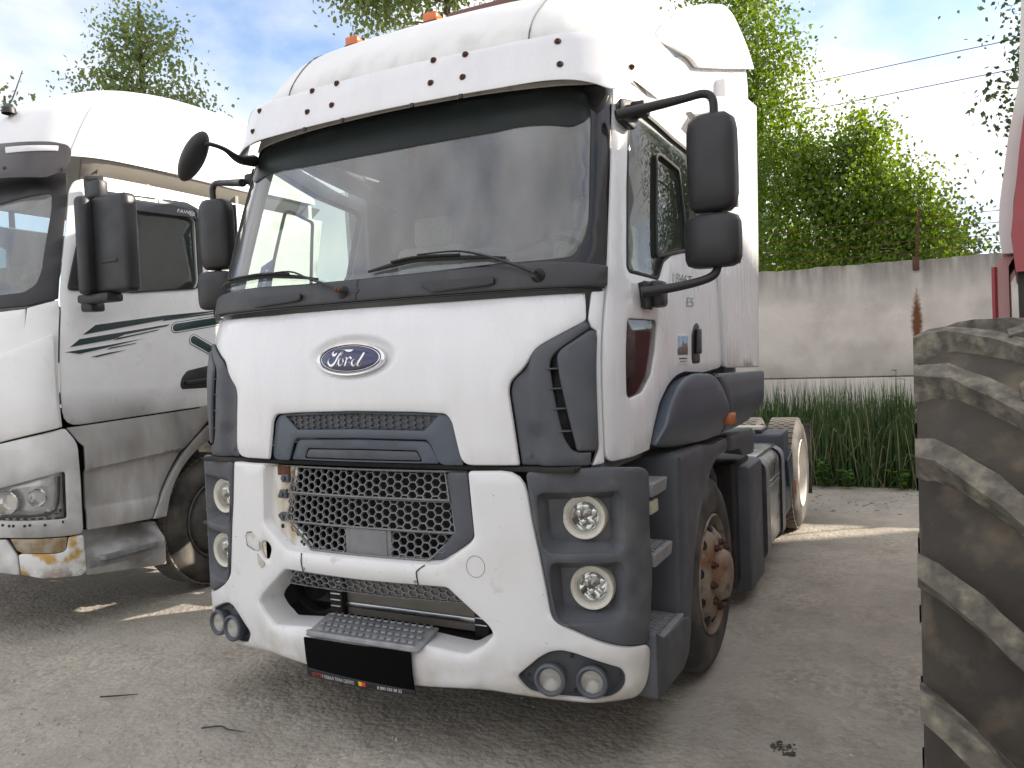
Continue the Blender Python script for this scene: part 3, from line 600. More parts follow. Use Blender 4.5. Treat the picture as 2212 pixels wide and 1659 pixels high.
# --- grey recess panel in the hood
rh_=[(0,1.474),(.309,1.468),(.455,1.459),(.484,1.43),(.502,1.342),(.523,1.247),(.41,1.247),(.372,1.335),(.35,1.352),(0,1.357)]
plate(CAB,sym_(rh_),[sym_([(0,1.464),(.415,1.452),(.345,1.391),(0,1.397)])],d=-.022,th=.02,bev=.006,res=.05,r=[0,.02,.03,.03,.05,.01,.01,.03,.03,0]+[.03,.03,.01,.01,.05,.03,.03,.02],rh=.008).build('hood_recess_trim',GREY2,T)
hexp=sym_([(0,1.466),(.42,1.454),(.345,1.388),(0,1.394)])
hb=plate(CAB,hexp,d=-.04,th=.01,bev=.002,res=.05).build('recess_panel',GREYD,T)
hexmesh(CAB,hexp,.0245,.0035,-.032,.012,zs=.55).build('honeycomb_relief',GREYD,hb,smooth=20)
plate(CAB,sym_([(0,1.35),(.345,1.345),(.366,1.33),(.405,1.25),(0,1.25)]),[sym_([(0,1.307),(.30,1.304),(.322,1.258),(0,1.258)])],d=-.035,th=.02,bev=.006,res=.05,r=.012,rh=.01).build('hood_lower_trim',GREY2,T)
plate(CAB,sym_([(0,1.303),(.297,1.30),(.316,1.262),(0,1.262)]),d=-.038,th=.02,bev=.004,res=.05,r=.012).build('badge_plate_blank',GREY,T)
# --- side air vents
vo=[(1.045,1.814),(.934,1.758),(.85,1.712),(.81,1.643),(.752,1.59),(.742,1.55),(.757,1.42),(.776,1.25),(1.056,1.245),(1.062,1.30),(1.012,1.30),(.985,1.31),(.955,1.36),(.928,1.496),(.908,1.652),(.92,1.685),(.955,1.715),(1.06,1.785)]
def ventS(u,z): # outer part stands proud of the hood line, the inner strip is sunk
    t=np.clip((u-.80-.04*(z<1.4))/.05,0,1); return -.02+.032*t*t*(3-2*t)
both_(plate(shear(CAB,ventS),vo,d=0,th=.03,bev=.01,res=.03,r=[.01,.02,.03,.02,.03,.05,.1,.01,.01,.01,.01,.03,.04,.06,.03,.03,.02,.01]),'vent_frame',GREY)
both_(plate(CAB,[(.90,1.70),(.90,1.29),(1.07,1.29),(1.07,1.79)],d=-.075,th=.01,bev=.002,res=.06),'vent_backing',BLACK)
both_(plate(CAB,[(1.08,1.775),(1.056,1.776),(.948,1.705),(.934,1.68),(.946,1.588),(.973,1.452),(1.003,1.305),(1.076,1.303),(1.09,1.32),(1.092,1.75)],d=.02,th=.03,bev=.012,res=.035,r=.012),'vent_flap',GREY)
for k,(z,u0,u1) in enumerate(((1.635,.905,.95),(1.555,.915,.96),(1.475,.925,.975),(1.385,.945,.99))):
    both_(rbox(CAB(.5*(u0+u1),z,-.03),(.09,.075,.006),.001,rot=Matrix.Rotation(rad(40),3,'Z')),'vent_slat',GREY)
both_(lathe([(0,.008),(.006,.008),(.006,.004),(.014,.003),(.014,-.006)][::-1],CAB(.81,1.289,-.02),(0.12,-1,0),16),'vent_bolt',GREY)
# --- cowl and windscreen
gl=[(0,2.056),(.35,2.06),(.65,2.071),(.866,2.073),(.967,2.08),(1.003,2.127),(1.022,2.18),(1.032,2.24),(1.03,2.33),(1.025,2.5),(1.023,2.70),(1.0,2.80),(.93,2.836),(.5,2.842),(0,2.845)]
glr=[0,0,0,.05,.05,.03,.03,.03,.05,.1,.1,.08,.08,0,0]
ws_in=sym_(gl); wsr=glr+glr[::-1][1:-1]
plate(CAB,sym_([(0,1.948),(.6,1.949),(1.118,1.947),(1.121,2.085),(1.12,2.4),(1.122,2.84),(1.09,2.86),(0,2.87)]),[ws_in],d=.004,th=.022,bev=.004,res=.06,rh=wsr,r=0).build('windscreen_surround',FRIT,T)
plate(CAB,sym_([(0,1.951),(.6,1.951),(1.112,1.949),(1.112,2.035),(.98,2.05),(.866,2.058),(.6,2.054),(0,2.044)]),d=.03,th=.03,bev=.012,res=.05,r=.008).build('cowl_panel',COWL,T)
ws=plate(CAB,ws_in,d=-.004,th=.006,bev=.001,res=.07,r=wsr,back=False).build('windscreen',WSG,T)
plate(CAB,sym_([(0,2.655),(.58,2.664),(.71,2.676),(.84,2.669),(.95,2.648),(1.03,2.70),(1.03,2.84),(0,2.86)]),d=.0015,th=.002,bev=.0005,res=.07,r=.05).build('painted_visor_reflection',mk('visor_reflection_dark',(.012,.017,.015),.4,spec=.25),T)  # dark band paints the visor's reflection onto the windscreen top
plate(CAB,[(-.003,1.955),(.004,1.955),(.004,2.045),(-.002,2.045)],d=.0315,th=.004,bev=.0005,res=.05).build('cowl_seam',SEAL,T)
lathe([(.012,0),(.012,.004),(.008,.005),(.005,.003),(0,.003)],CAB(.001,1.995,.03),(0,-1,.2),16).build('cowl_screw',COWL,T)
for uc,w_ in ((-.49,.36),(.50,.33)):
    hb=plate(CAB,[(uc-w_/2,2.005),(uc+w_/2,2.002),(uc+w_/2,1.972),(uc+w_/2-.03,1.965),(uc-w_/2+.06,1.952),(uc-w_/2,1.985)],d=.05,th=.022,bev=.006,res=.04,r=.006).build('grab_handle',BLACK,T)
def wiper(arm,blade,pivot):
    a=MB()
    P=[CAB(u,z,dd) for u,z,dd in arm]; t_=tube(P,[.012,.011,.009,.007,.006][:len(P)],8,4,flat=.6); a.add(t_.V,t_.F)
    o=a.build('wiper_arm',BLACK,T)
    P=[CAB(u,z,.02) for u,z in blade]; m=tube(P,[.004]+[.008]*(len(P)-2)+[.004],6,5,flat=1.4)
    P2=[CAB(u,z+.008,.034) for u,z in blade[1:-1]]; t2=tube(P2,.006,6,4); m.add(t2.V,t2.F); m.build('wiper_blade',SEAL,o)
    lathe([(.032,-.02),(.03,.0),(.022,.012),(.018,.03),(0,.032)],CAB(*pivot,.03),(0,-1,.25),20).build('wiper_hub',BLACK,o)
    lathe([(.011,0),(.011,.02),(.007,.028),(0,.028)],CAB(*pivot,.06),(0,-1,.25),12).build('wiper_nut',RUST if pivot[0]<0 else BLACK,o)
wiper([(-.075,1.994,.055),(-.153,2.025,.06),(-.28,2.066,.05),(-.41,2.11,.04),(-.6,2.115,.036)],[(-1.06,2.098),(-.9,2.11),(-.62,2.112),(-.42,2.095),(-.24,2.068)],(-.072,1.992))
wiper([(.838,2.0,.055),(.74,2.042,.06),(.6,2.093,.05),(.48,2.122,.04),(.3,2.124,.036)],[(.045,2.077),(.17,2.096),(.3,2.108),(.5,2.10),(.7,2.085)],(.838,2.0))
# --- corner panels and doors
both_(plate(CAB,[(1.058,1.936),(1.118,1.937),(1.122,1.6),(1.124,1.247),(1.066,1.242),(1.097,1.30),(1.097,1.775),(1.07,1.79),(1.055,1.825)],d=.0,th=.03,bev=.006,res=.04,r=.006),'corner_panel',WHITE)
both_(plate(CAB,[(1.125,2.035),(1.145,2.035),(1.145,2.88),(1.125,2.87)],d=-.004,th=.03,bev=.004,res=.05),'pillar_strip',WHITE)
dw=[(1.24,2.79),(1.235,2.4),(1.252,2.04),(1.276,2.019),(1.555,2.003),(1.578,2.035),(1.612,2.09),(1.70,2.13),(1.83,2.155),(1.97,2.17),(2.24,2.20),(2.275,2.27),(2.25,2.68),(2.20,2.70),(1.735,2.735),(1.27,2.805)]
lw=[(1.282,1.826),(1.555,1.823),(1.574,1.806),(1.567,1.69),(1.523,1.586),(1.428,1.513),(1.308,1.493),(1.284,1.508)]
do=[(1.131,1.247),(1.132,1.94),(1.128,2.1),(1.128,2.88),(1.2,2.905),(1.9,2.80),(2.3,2.76),(2.52,2.74),(2.545,2.17),(2.62,1.585),(2.22,1.568),(1.92,1.582),(1.80,1.570),(1.695,1.530),(1.592,1.456),(1.525,1.36),(1.468,1.262),(1.32,1.25)]
both_(plate(CAB,do,[dw,lw],d=.0,th=.04,bev=.007,res=.07,r=[.01,0,0,.03,.03,.1,0,.03,.1,.02,.02,.05,.05,.06,.08,.08,.03,.05],rh=.02),'door',WHITE)
both_(plate(CAB,dw,[[tuple(q) for q in offs(np.array(dw) if area(dw)>0 else np.array(dw)[::-1],.016)]],d=-.002,th=.03,bev=.004,res=.06,r=.02,rh=.015),'window_seal',SEAL)
both_(plate(CAB,dw,d=-.012,th=.004,bev=.001,res=.1,r=.02,back=False),'side_window',SIDEG)
vw=[(1.50,2.60),(1.503,2.30),(1.52,2.10),(1.93,2.17),(1.80,2.58),(1.55,2.615)]
vi=[tuple(q) for q in offs(np.array(vw)[::-1] if area(vw)<0 else np.array(vw),.018)]
both_(plate(CAB,vw,[vi],d=.006,th=.016,bev=.004,res=.06,r=.03,rh=.02),'quarter_window_frame',SEAL)
both_(plate(CAB,[tuple(q) for q in offs(np.array(lw) if area(lw)>0 else np.array(lw)[::-1],-.004)],d=-.012,th=.004,bev=.001,res=.08,r=.02,back=False),'lower_door_window',LIGHTG)
both_(plate(CAB,[(1.25,1.84),(1.6,1.84),(1.6,1.48),(1.25,1.48)],d=-.16,th=.01,bev=.002,res=.1),'door_inner_trim',SEATR)
hd=[(2.012,1.76),(2.045,1.808),(2.083,1.821),(2.124,1.807),(2.15,1.63),(2.14,1.618),(2.035,1.618),(2.02,1.64)]
both_(plate(CAB,hd,d=.004,th=.01,bev=.004,res=.04,r=.012),'door_handle',BLACK)
both_(plate(CAB,[(2.05,1.79),(2.11,1.79),(2.125,1.665),(2.05,1.665)],d=.022,th=.014,bev=.006,res=.04,r=.012),'handle_lever',BLACK)
hinge=text_mesh('1846T',CAB,1.69,2.005,.046,.004,wscale=1.75); hinge.build('door_lettering',CHROME,T,smooth=0)
text_mesh('E5',CAB,1.905,1.897,.048,.004,wscale=1.75).build('door_lettering',mk('green_chrome',(.25,.42,.40),.3,metal=.8),T,smooth=0)
# printed notice on the door
st=plate(CAB,[(1.80,1.76),(1.956,1.76),(1.958,1.617),(1.807,1.617)],d=.003,th=.003,bev=.0005,res=.06).build('door_notice',mk('notice_paper',(.74,.74,.74),.5),T)
plate(CAB,[(1.806,1.755),(1.95,1.755),(1.953,1.664),(1.81,1.664)],d=.004,th=.002,bev=.0003,res=.06).build('notice_sky',mk('notice_blue',(.30,.42,.55),.5,var=.3,vscale=30),st)
plate(CAB,[(1.808,1.69),(1.835,1.705),(1.86,1.70),(1.88,1.73),(1.90,1.715),(1.93,1.72),(1.951,1.70),(1.953,1.6642),(1.81,1.6642)],d=.0048,th=.002,bev=.0003,res=.03).build('notice_picture',mk('notice_brown',(.14,.10,.08),.5,var=.5,vscale=60),st)
plate(CAB,[(1.83,1.65),(1.935,1.65),(1.935,1.644),(1.83,1.644)],d=.0045,th=.002,bev=.0003,res=.06).build('notice_line',BLACK,st)
plate(CAB,[(1.845,1.635),(1.92,1.635),(1.92,1.632),(1.845,1.632)],d=.0045,th=.002,bev=.0003,res=.06).build('notice_line',BLACK,st)
# --- sleeper side panel, rear side fairing
both_(plate(PX(1.245),[(1.68,1.58),(2.70,1.555),(2.80,2.4),(2.88,3.32),(2.45,3.27),(1.62,3.04),(1.60,2.75),(1.625,2.15)],d=.012,th=.03,bev=.008,res=.15,r=.015),'side_fairing',WHITE)
# --- wheel-arch side panels on the cab
def bulge(u,z): t=np.clip((z-1.24)/.12,0,1); return .05*t+.008
ap=[(1.478,1.275),(1.532,1.36),(1.598,1.453),(1.698,1.524),(1.80,1.562),(1.916,1.574),(2.218,1.561),(2.367,1.497),(2.497,1.405),(2.541,1.315),(2.527,1.222),(2.18,1.222),(1.863,1.234),(1.68,1.246)]
both_(plate(shear(CAB,bulge),ap,d=0,th=.07,bev=.016,res=.05,r=[.03,.1,.1,.1,.05,.05,.04,.1,.08,.06,.01,.1,.05,.03]),'arch_panel',GREY2)
ap2=[(2.232,1.560),(2.38,1.497),(2.51,1.405),(2.555,1.315),(2.542,1.222),(2.95,1.222),(3.28,1.232),(3.50,1.315),(3.52,1.535)]
both_(plate(shear(CAB,bulge),ap2,d=-.004,th=.07,bev=.016,res=.06,r=[.02,.1,.08,.06,.01,.1,.08,.06,.02]),'arch_panel',GREY2)
for s in (1,-1):
    m=rbox((1.272,1.64,1.305),(.05,.12,.062),.01)
    if s<0: m=m.mirror()
    m.build('side_marker_lamp',ORANGE2,T)
# --- sun visor with bolts
vz=[(0,3.006),(.587,3.009),(.77,3.02),(.92,3.029),(1.027,3.027),(1.113,2.99),(1.16,2.94),(1.165,2.86),(1.15,2.818),(1.11,2.793),(1.07,2.757),(1.013,2.784),(.933,2.803),(.828,2.808),(.6,2.802),(0,2.80)]
vr=[0,.1,.1,.05,.03,.03,.03,.02,.02,.02,.02,.03,.05,.1,.1,0]
visor=plate(CAB,sym_(vz),d=.10,th=.008,bev=.003,res=.05,r=vr+vr[::-1][1:-1]).build('sun_visor',WHITE,T)
plate(CAB,sym_([(0,2.995),(.9,3.005),(1.0,3.0),(1.09,2.97),(1.13,2.93),(1.135,2.86),(1.07,2.79),(.933,2.812),(.6,2.812),(0,2.81)]),d=.089,th=.006,bev=.001,res=.06,r=.02).build('visor_liner',mk('visor_dark_liner',(.035,.033,.03),.6),T)
vbl=[(.287,2.885),(.285,2.998),(.451,2.883),(.451,2.994),(.885,2.876),(.872,2.986),(1.143,2.89)]
for u,z in vbl:
    for s in (1,-1):
        p=CAB(s*u,z,.10); n=CAB(s*u,z,.2)-p
        lathe([(.0150,-.002),(.0150,.003),(.010,.004),(.0095,.010),(.006,.012),(.0045,.008),(0,.008)],p,n,16).build('visor_bolt',BOLT,visor)
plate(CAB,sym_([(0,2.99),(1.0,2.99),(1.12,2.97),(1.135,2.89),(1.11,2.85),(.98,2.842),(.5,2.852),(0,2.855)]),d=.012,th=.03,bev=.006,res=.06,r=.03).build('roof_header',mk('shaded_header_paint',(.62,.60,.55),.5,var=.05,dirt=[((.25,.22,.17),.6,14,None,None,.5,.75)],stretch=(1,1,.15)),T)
for u in (.2,.45): both_(rbox(CAB(u,2.795,.095),(.02,.01,.02),.003),'visor_bracket',BLACK)
both_(plate(shear(CAB,lambda u,z:-.10*np.clip((3.03-.09*np.clip(u-1.3,0,1.2)-z)/.16,0,1)),[(1.14,2.86),(1.3,2.84),(2.5,2.74),(2.5,2.88),(1.95,2.95),(1.35,3.04),(1.2,3.05),(1.13,2.99)],d=-.006,th=.03,bev=.012,res=.06,r=.03),'roof_side_band',WHITE)
# --- high roof
def roofmesh():
    zs=list(np.linspace(2.93,3.15,6))+list(np.linspace(3.19,3.47,9))+list(np.linspace(3.5,3.63,7)); us=np.concatenate([np.linspace(-3.3,-1.5,10),np.linspace(-1.4,1.4,61),np.linspace(1.5,3.3,10)])
    V=[];F=[];n=len(us)
    for z in zs:
        p=ROOF(us,np.full(n,z)); p[:,1]=np.minimum(p[:,1],2.46); V+=list(p)
    for i in range(len(zs)-1):
        for k in range(n-1): F.append((i*n+k,i*n+k+1,(i+1)*n+k+1,(i+1)*n+k))
    b=(len(zs)-1)*n
    for k in range(n//2): F.append((b+k,b+k+1,b+n-2-k,b+n-1-k))
    return MB().add(V,F)
roof=roofmesh().build('roof',ROOFW,T,smooth=60)
for s in (1,-1): # moulded seam lines over the roof front
    P=[ROOF(s*u,z,.0015) for u,z in ((.70,3.05),(.705,3.12),(.715,3.2),(.735,3.28),(.76,3.36),(.79,3.45),(.80,3.52))]
    tube(P,.0035,6,6).build('roof_seam',mk('seam_grime',(.16,.16,.14),.7),roof)
for u in (-.60,-.02,.55):
    z=3.40; p=ROOF(u,z,0.)+np.array([0,.10,.055])
    o=rbox(p,(.085,.09,.05),.01,taper=lambda c:setattr(c,'z',c.z-(.02 if c.y>0 and c.z>0 else 0))).build('roof_marker_lamp',ORANGE,T)
    rbox(p+np.array([0,.045,.002]),(.092,.05,.06),.008).build('lamp_housing',BLACK,o); rbox(p+np.array([0,.012,-.035]),(.095,.12,.03),.006).build('lamp_base',BLACK,o)
rbox((.25,1.05,3.50),(.5,.2,.06),.02).build('roof_hatch_edge',mk('maroon_plastic',(.16,.07,.06),.5),T)
wgd=np.array([.229,1.515])/math.hypot(.229,1.515)
def WG(u,z,d=0.):
    u=np.asarray(u,float); z=np.asarray(z,float); ln=-.10*np.clip((z-3.5)/.45,0,1)**1.5
    return np.stack([1.016+wgd[0]*u+wgd[1]*(d+ln),1.385+wgd[1]*u-wgd[0]*(d+ln),z+0*u],-1)
wg=[(0,3.306),(.194,3.326),(.40,3.338),(.46,3.334),(.53,3.312),(.885,3.401),(1.549,3.576),(1.484,3.756),(1.428,3.87),(1.382,3.93),(1.256,3.94),(.9,3.82),(.45,3.64),(.08,3.43),(-.04,3.33)]
both_(plate(WG,wg,d=.004,th=.03,bev=.008,res=.08,r=[.02,.1,.05,.03,.03,.2,.02,.1,.08,.05,.08,.2,.2,.1,.03]),'roof_wing',WHITE)
both_(plate(WG,[(.25,2.98),(1.50,3.0),(1.50,3.62),(.9,3.5),(.4,3.36),(.2,3.28)],d=-.035,th=.03,bev=.01,res=.15,r=.03),'roof_side_wall',WHITE)
V=[];F=[]; tp=[(-.04,3.33),(.08,3.43),(.25,3.53),(.45,3.63),(.68,3.73),(.9,3.815),(1.1,3.885),(1.25,3.93)]
for k in range(5):
    for u_,z_ in tp:
        p=WG(u_,z_,-.01); f_=k/4; V.append((p[0]*(1-.55*f_),p[1]+.10*f_,p[2]+.03*math.sin(f_*2.5)))
n_=len(tp)
for k in range(4):
    for i in range(n_-1): F.append((k*n_+i,k*n_+i+1,(k+1)*n_+i+1,(k+1)*n_+i))
both_(MB().add(V,F),'roof_wing_top',WHITE)
rbox((0,2.3,2.3),(2.36,.06,2.1),.02).build('cab_rear_wall',WHITE,T)
# --- mirrors
def curved_head(c,s,bulge_):
    bm=bmesh.new(); bmesh.ops.create_cube(bm,size=1); bmesh.ops.subdivide_edges(bm,edges=bm.edges[:],cuts=5,use_grid_fill=True)
    for v in bm.verts:
        x,y,z=v.co*2; k=6.; nrm=(abs(x)**k+abs(y)**k+abs(z)**k)**(1/k); x,y,z=x/nrm,y/nrm,z/nrm
        f_=1-.12*z*z if y<0 else 1
        yy=y*s[1]/2-(bulge_*(1-x*x)*(1-.5*z*z) if y<0 else 0)
        v.co=Vector((x*s[0]/2*(1-.06*(y>0.5)),yy,z*s[2]/2))
    bmesh.ops.rotate(bm,verts=bm.verts[:],cent=(0,0,0),matrix=Matrix.Rotation(rad(-8),3,'Z'))
    bm.verts.index_update(); V=[tuple(v.co+Vector(c)) for v in bm.verts]; F=[tuple(v.index for v in f.verts) for f in bm.faces]; bm.free(); return MB().add(V,F)
ma,mb_=both_(curved_head((1.437,.655,2.462),(.208,.10,.408),.035),'main_mirror',BLACK,smooth=50)
wa,wb=both_(curved_head((1.435,.635,2.137),(.235,.095,.222),.04),'wide_angle_mirror',BLACK,smooth=50)
for o,h in ((ma,(1.437,.715,2.462,.18,.36)),(wa,(1.435,.69,2.137,.2,.19))):
    m=rbox(h[:3],(h[3],.012,h[4]),.004); m.build('mirror_glass',CHROME,o)
for o,h in ((mb_,(1.437,.715,2.462,.18,.36)),(wb,(1.435,.69,2.137,.2,.19))):
    m=rbox(h[:3],(h[3],.012,h[4]),.004).mirror(); m.build('mirror_glass',CHROME,o)
arm=tube([(1.07,.50,2.69),(1.2,.57,2.72),(1.33,.62,2.745),(1.41,.635,2.755),(1.445,.64,2.73),(1.45,.645,2.66),(1.45,.655,2.45),(1.45,.655,2.25),(1.452,.65,2.1),(1.45,.63,2.03),(1.43,.61,1.99),(1.36,.58,1.965),(1.25,.53,1.945),(1.16,.49,1.935)],[.023,.021,.018,.018,.018,.018,.018,.018,.018,.018,.018,.018,.02,.022],12,5)
both_(arm,'mirror_arm',BLACK)
both_(merge(plate(CAB,[(1.138,2.78),(1.30,2.79),(1.25,2.66),(1.232,2.645),(1.14,2.683)],d=.04,th=.04,bev=.01,res=.05,r=.015),rbox(CAB(1.235,2.73,.065),(.07,.09,.06),.014)),'mirror_mount',BLACK)
both_(merge(plate(CAB,[(1.335,1.985),(1.40,1.985),(1.43,1.86),(1.38,1.865)],d=.04,th=.04,bev=.01,res=.05,r=.01),rbox(CAB(1.46,1.93,.04),(.07,.10,.115),.02)),'mirror_mount',BLACK)
# kerb mirror hung from the visor corner
tube([(-.95,.47,2.785),(-.93,.34,2.765),(-.90,.22,2.785),(-.90,.12,2.79),(-.95,.10,2.785)],[.032,.022,.012,.011,.011],10,5).build('kerb_mirror_arm',BLACK,T)
bm=bmesh.new(); bmesh.ops.create_uvsphere(bm,u_segments=24,v_segments=14,radius=1)
Mx=Matrix.Translation((-1.0,.11,2.742))@Matrix.Rotation(rad(38),4,'Y')@Matrix.Rotation(rad(25),4,'Z')@Matrix.Diagonal((.052,.08,.138,1))
V=[tuple(Mx@v.co) for v in bm.verts]; bm.verts.index_update(); F=[tuple(v.index for v in f.verts) for f in bm.faces]; bm.free()
km=obj('kerb_mirror',V,F,BLACK,T,60)
# --- interior
rbox((0,1.25,1.22),(2.1,2.0,.04),.01).build('cab_floor',TRIM,T)
rbox((0,1.55,2.93),(2.1,1.5,.03),.01).build('headliner',CREAM,T)
both_(rbox((1.10,1.98,2.1),(.03,.70,1.78),.005),'sleeper_trim',TRIM)
rbox((0,2.2,2.1),(2.1,.03,1.75),.01).build('rear_trim',TRIM,T)
plate(PZ(2.02),[(-1.0,.36),(-.6,.28),(0,.24),(.6,.28),(1.0,.36),(1.02,.8),(.2,.78),(-1.02,.8)],d=0,th=.5,bev=.05,res=.12,r=.05).build('dashboard',TRIM,T)
def seat(x):
    o=rbox((x,1.25,1.72),(.52,.55,.16),.05,3).build('seat_cushion',SEATM,T)
    rbox((x,1.55,2.05),(.5,.14,.72),.05,3,rot=Matrix.Rotation(rad(-8),3,'X')).build('seat_back',SEATM,o); rbox((x,1.62,2.5),(.28,.11,.2),.04,3).build('head_rest',SEATM,o); rbox((x,1.25,1.45),(.4,.45,.4),.03).build('seat_base',DARK,o)
seat(.55); seat(-.55)
sw=np.array([(.55+.23*math.cos(a),.80+.23*math.sin(a)*.62,2.10+.23*math.sin(a)*.78) for a in np.linspace(0,2*math.pi,29)])
o=tube(sw,.016,8,1,cap=False,sm=False).build('steering_wheel',BLACK,T); tube([(.55,.8,2.1),(.55,.74,1.9)],.04,10,1).build('steering_column',BLACK,o); rbox((.55,.8,2.1),(.40,.05,.03),.01).build('wheel_spoke',BLACK,o)
both_(plate(CAB,[(1.13,2.0),(1.2,2.0),(1.2,2.85),(1.13,2.85)],d=-.045,th=.02,bev=.004,res=.08),'inner_pillar_trim',CREAM)
# --- bumper
ho_l=np.array([(-.57+.038*math.cos(a)*(1+.12*math.sin(3*a)),.82+.043*math.sin(a)) for a in np.linspace(0,2*math.pi,18,endpoint=False)])
up_open=[(.55,1.225),(.567,.999),(.57,.958),(.55,.932),(.42,.842),(.35,.838),(0,.838)]
mouth=[(0,.742),(.30,.744),(.44,.744),(.618,.597),(.638,.562),(.598,.517),(.52,.474),(.32,.494),(.1,.495),(0,.495)]
pod=[(.73,.395),(.826,.478),(.87,.503),(.917,.51),(.964,.5),(1.15,.433),(1.167,.409),(1.167,.37),(1.141,.335),(1.102,.311),(1.023,.305),(.876,.317),(.781,.332),(.756,.357)]
bo=[(0,1.232),(.0,.838)] 
outer=[(.553,1.228),(.793,1.231),(.82,1.025),(.838,.935),(.868,.75),(.884,.66),(.896,.634),(.947,.603),(1.05,.556),(1.127,.53),(1.198,.517),(1.272,.514),(1.30,.486),(1.29,.4),(1.252,.325),(1.217,.29),(1.111,.281),(1.031,.272),(.874,.29),(.712,.304),(.594,.318),(.5,.325),(.3,.305),(0,.30)]
half=[(0,.838),(.35,.838),(.42,.842),(.55,.932),(.57,.958),(.567,.999),(.553,1.228)]
full=half[:-1]+outer
fr=[0,.01,.03,.03,.03,.03]+[.01,.02,.1,.1,.1,.03,.02,.03,.08,.06,.05,.02,.015,.06,.05,.04,.05,.05,.1,.05,.05,.05,.05,0]
fl=sym_(full); flr=fr+fr[::-1][1:-1]
podL=[(-u,z) for u,z in pod]
def bumper_relief(u,z):   # the lower bar stands forward, the brow over the fog lamps is rolled
    a=np.abs(u); lowbar=np.clip((.50-z)/.05,0,1)*np.clip((.62-a)/.12,0,1)
    und=np.clip((.36-z)/.09,0,1)**2
    brow=np.exp(-((z-(.64-.32*np.clip(a-.88,0,.4)))/.022)**2)*np.clip((a-.86)/.05,0,1)
    mid=np.exp(-((z-.80)/.03)**2)*np.clip((.42-a)/.1,0,1)
    return .016*lowbar-.035*und+.012*brow+.012*mid
BS=shear(BUM,bumper_relief)
bumper=plate(BS,fl,[sym_(mouth),pod,podL,ho_l],d=0,th=.03,bev=.016,res=.035,r=flr,rh=.018).build('bumper',WHITEB,T)
m=duct(BS,sym_(mouth),-.016,-.14,.006,r=.018); m.build('mouth_return',WHITEB,bumper)
# flange behind the grille opening and its inner return
m=duct(BS,sym_([(0,1.228),(.553,1.228),(.567,.999),(.57,.958),(.55,.932),(.42,.842),(.35,.838),(0,.838)]),-.014,-.055,.012,r=.02); m.build('grille_opening_return',WHITEB,bumper)
plate(BUM,[(-.545,1.215),(-.36,1.22),(-.40,1.09),(-.43,.98),(-.27,.845),(-.40,.848),(-.545,.94),(-.562,.98)],d=-.045,th=.01,bev=.003,res=.06,r=.02).build('grille_mount_flange',FLANGE,bumper)
for u,z,rr_ in ((-.485,.935,.011),(-.36,.872,.008),(-.345,.862,.008),(-.5,1.075,.008)): lathe([(rr_,0),(rr_,.0015),(0,.0015)],BUM(u,z,-.0445),(0,-1,0),12).build('flange_hole',SEAL,bumper)
lathe([(.015,0),(.013,.012),(0,.014)],BUM(-.487,.985,-.045),(0,-1,0),12).build('rusty_stud',RUST,bumper)
rbox(BUM(-.45,1.20,-.04),(.07,.02,.045),.004).build('rusty_bracket',RUST,bumper)
for z in (1.165,1.09,.985): 
    o=rbox(BUM(-.435-.02*(z<1.1),z,-.035),(.045,.02,.04),.006).build('grille_clip',GREY,bumper); lathe([(.011,0),(.011,.008),(0,.009)],BUM(-.44-.02*(z<1.1),z,-.024),(0,-1,0),12).build('clip_screw',GREY,o)
# trim on the intact side of the grille
plate(shear(BUM,lambda u,z:-.012-.02*np.clip((.5-u)/.06,0,1)),[(.445,1.222),(.548,1.222),(.565,.999),(.568,.962),(.548,.936),(.42,.85),(.357,.846),(.482,.98)],d=0,th=.03,bev=.008,res=.03,r=[.01,.01,.03,.03,.02,.02,.01,.03]).build('grille_side_trim',GREY,bumper,label='dark plastic side trim of the grille, missing on the other side')
# honeycomb grille in three stepped tiers
for z0,z1,ua,ub,uc,ud in ((1.10,1.222,-.385,.437,-.415,.462),(.965,1.096,-.41,.462,-.445,.485),(.845,.961,-.438,.482,-.285,.352)):
    pl_=[(ua,z1),(ub,z1),(ud,z0),(uc,z0)]
    stp=lambda u,z,z0=z0,z1=z1:-.045+.022*(z1-z)/(z1-z0)-.0
    holes=[]
    g=MB()
    hm=hexmesh(BUM,pl_,.0245,.0027,0,.012,zs=.86,dfun=stp)
    if z0<.9:   # blank sensor plate in the lowest tier
        C=np.array([np.mean([hm.V[i] for i in f],axis=0) for f in hm.F]); keep=(C[:,0]<-.075)|(C[:,0]>.16); hm.F=[f for f,k in zip(hm.F,keep) if k]; hm.M=[0]*len(hm.F)
    g.add(hm.V,hm.F)
    ring=[tuple(q) for q in offs(np.array(pl_[::-1]),.007)]
    pb=plate(shear(BUM,lambda u,z,s=stp:s(u,z)),pl_,[ring],d=.001,th=.022,bev=.002,res=.05); g.add(pb.V,pb.F)
    g.build('grille_tier',GRILLE,T,smooth=30)
plate(shear(BUM,lambda u,z:-.04+0*u),[(-.05,.965),(.145,.962),(.145,.85),(-.05,.85)],d=.012,th=.02,bev=.004,res=.05,r=.006).build('sensor_blank_plate',GRILLE,T)
for u in (-.065,.152): plate(BUM,[(u-.014,.962),(u+.014,.962),(u+.014,.85),(u-.014,.85)],d=-.033,th=.015,bev=.002,res=.05).build('sensor_plate_edge',GRILLE,T)
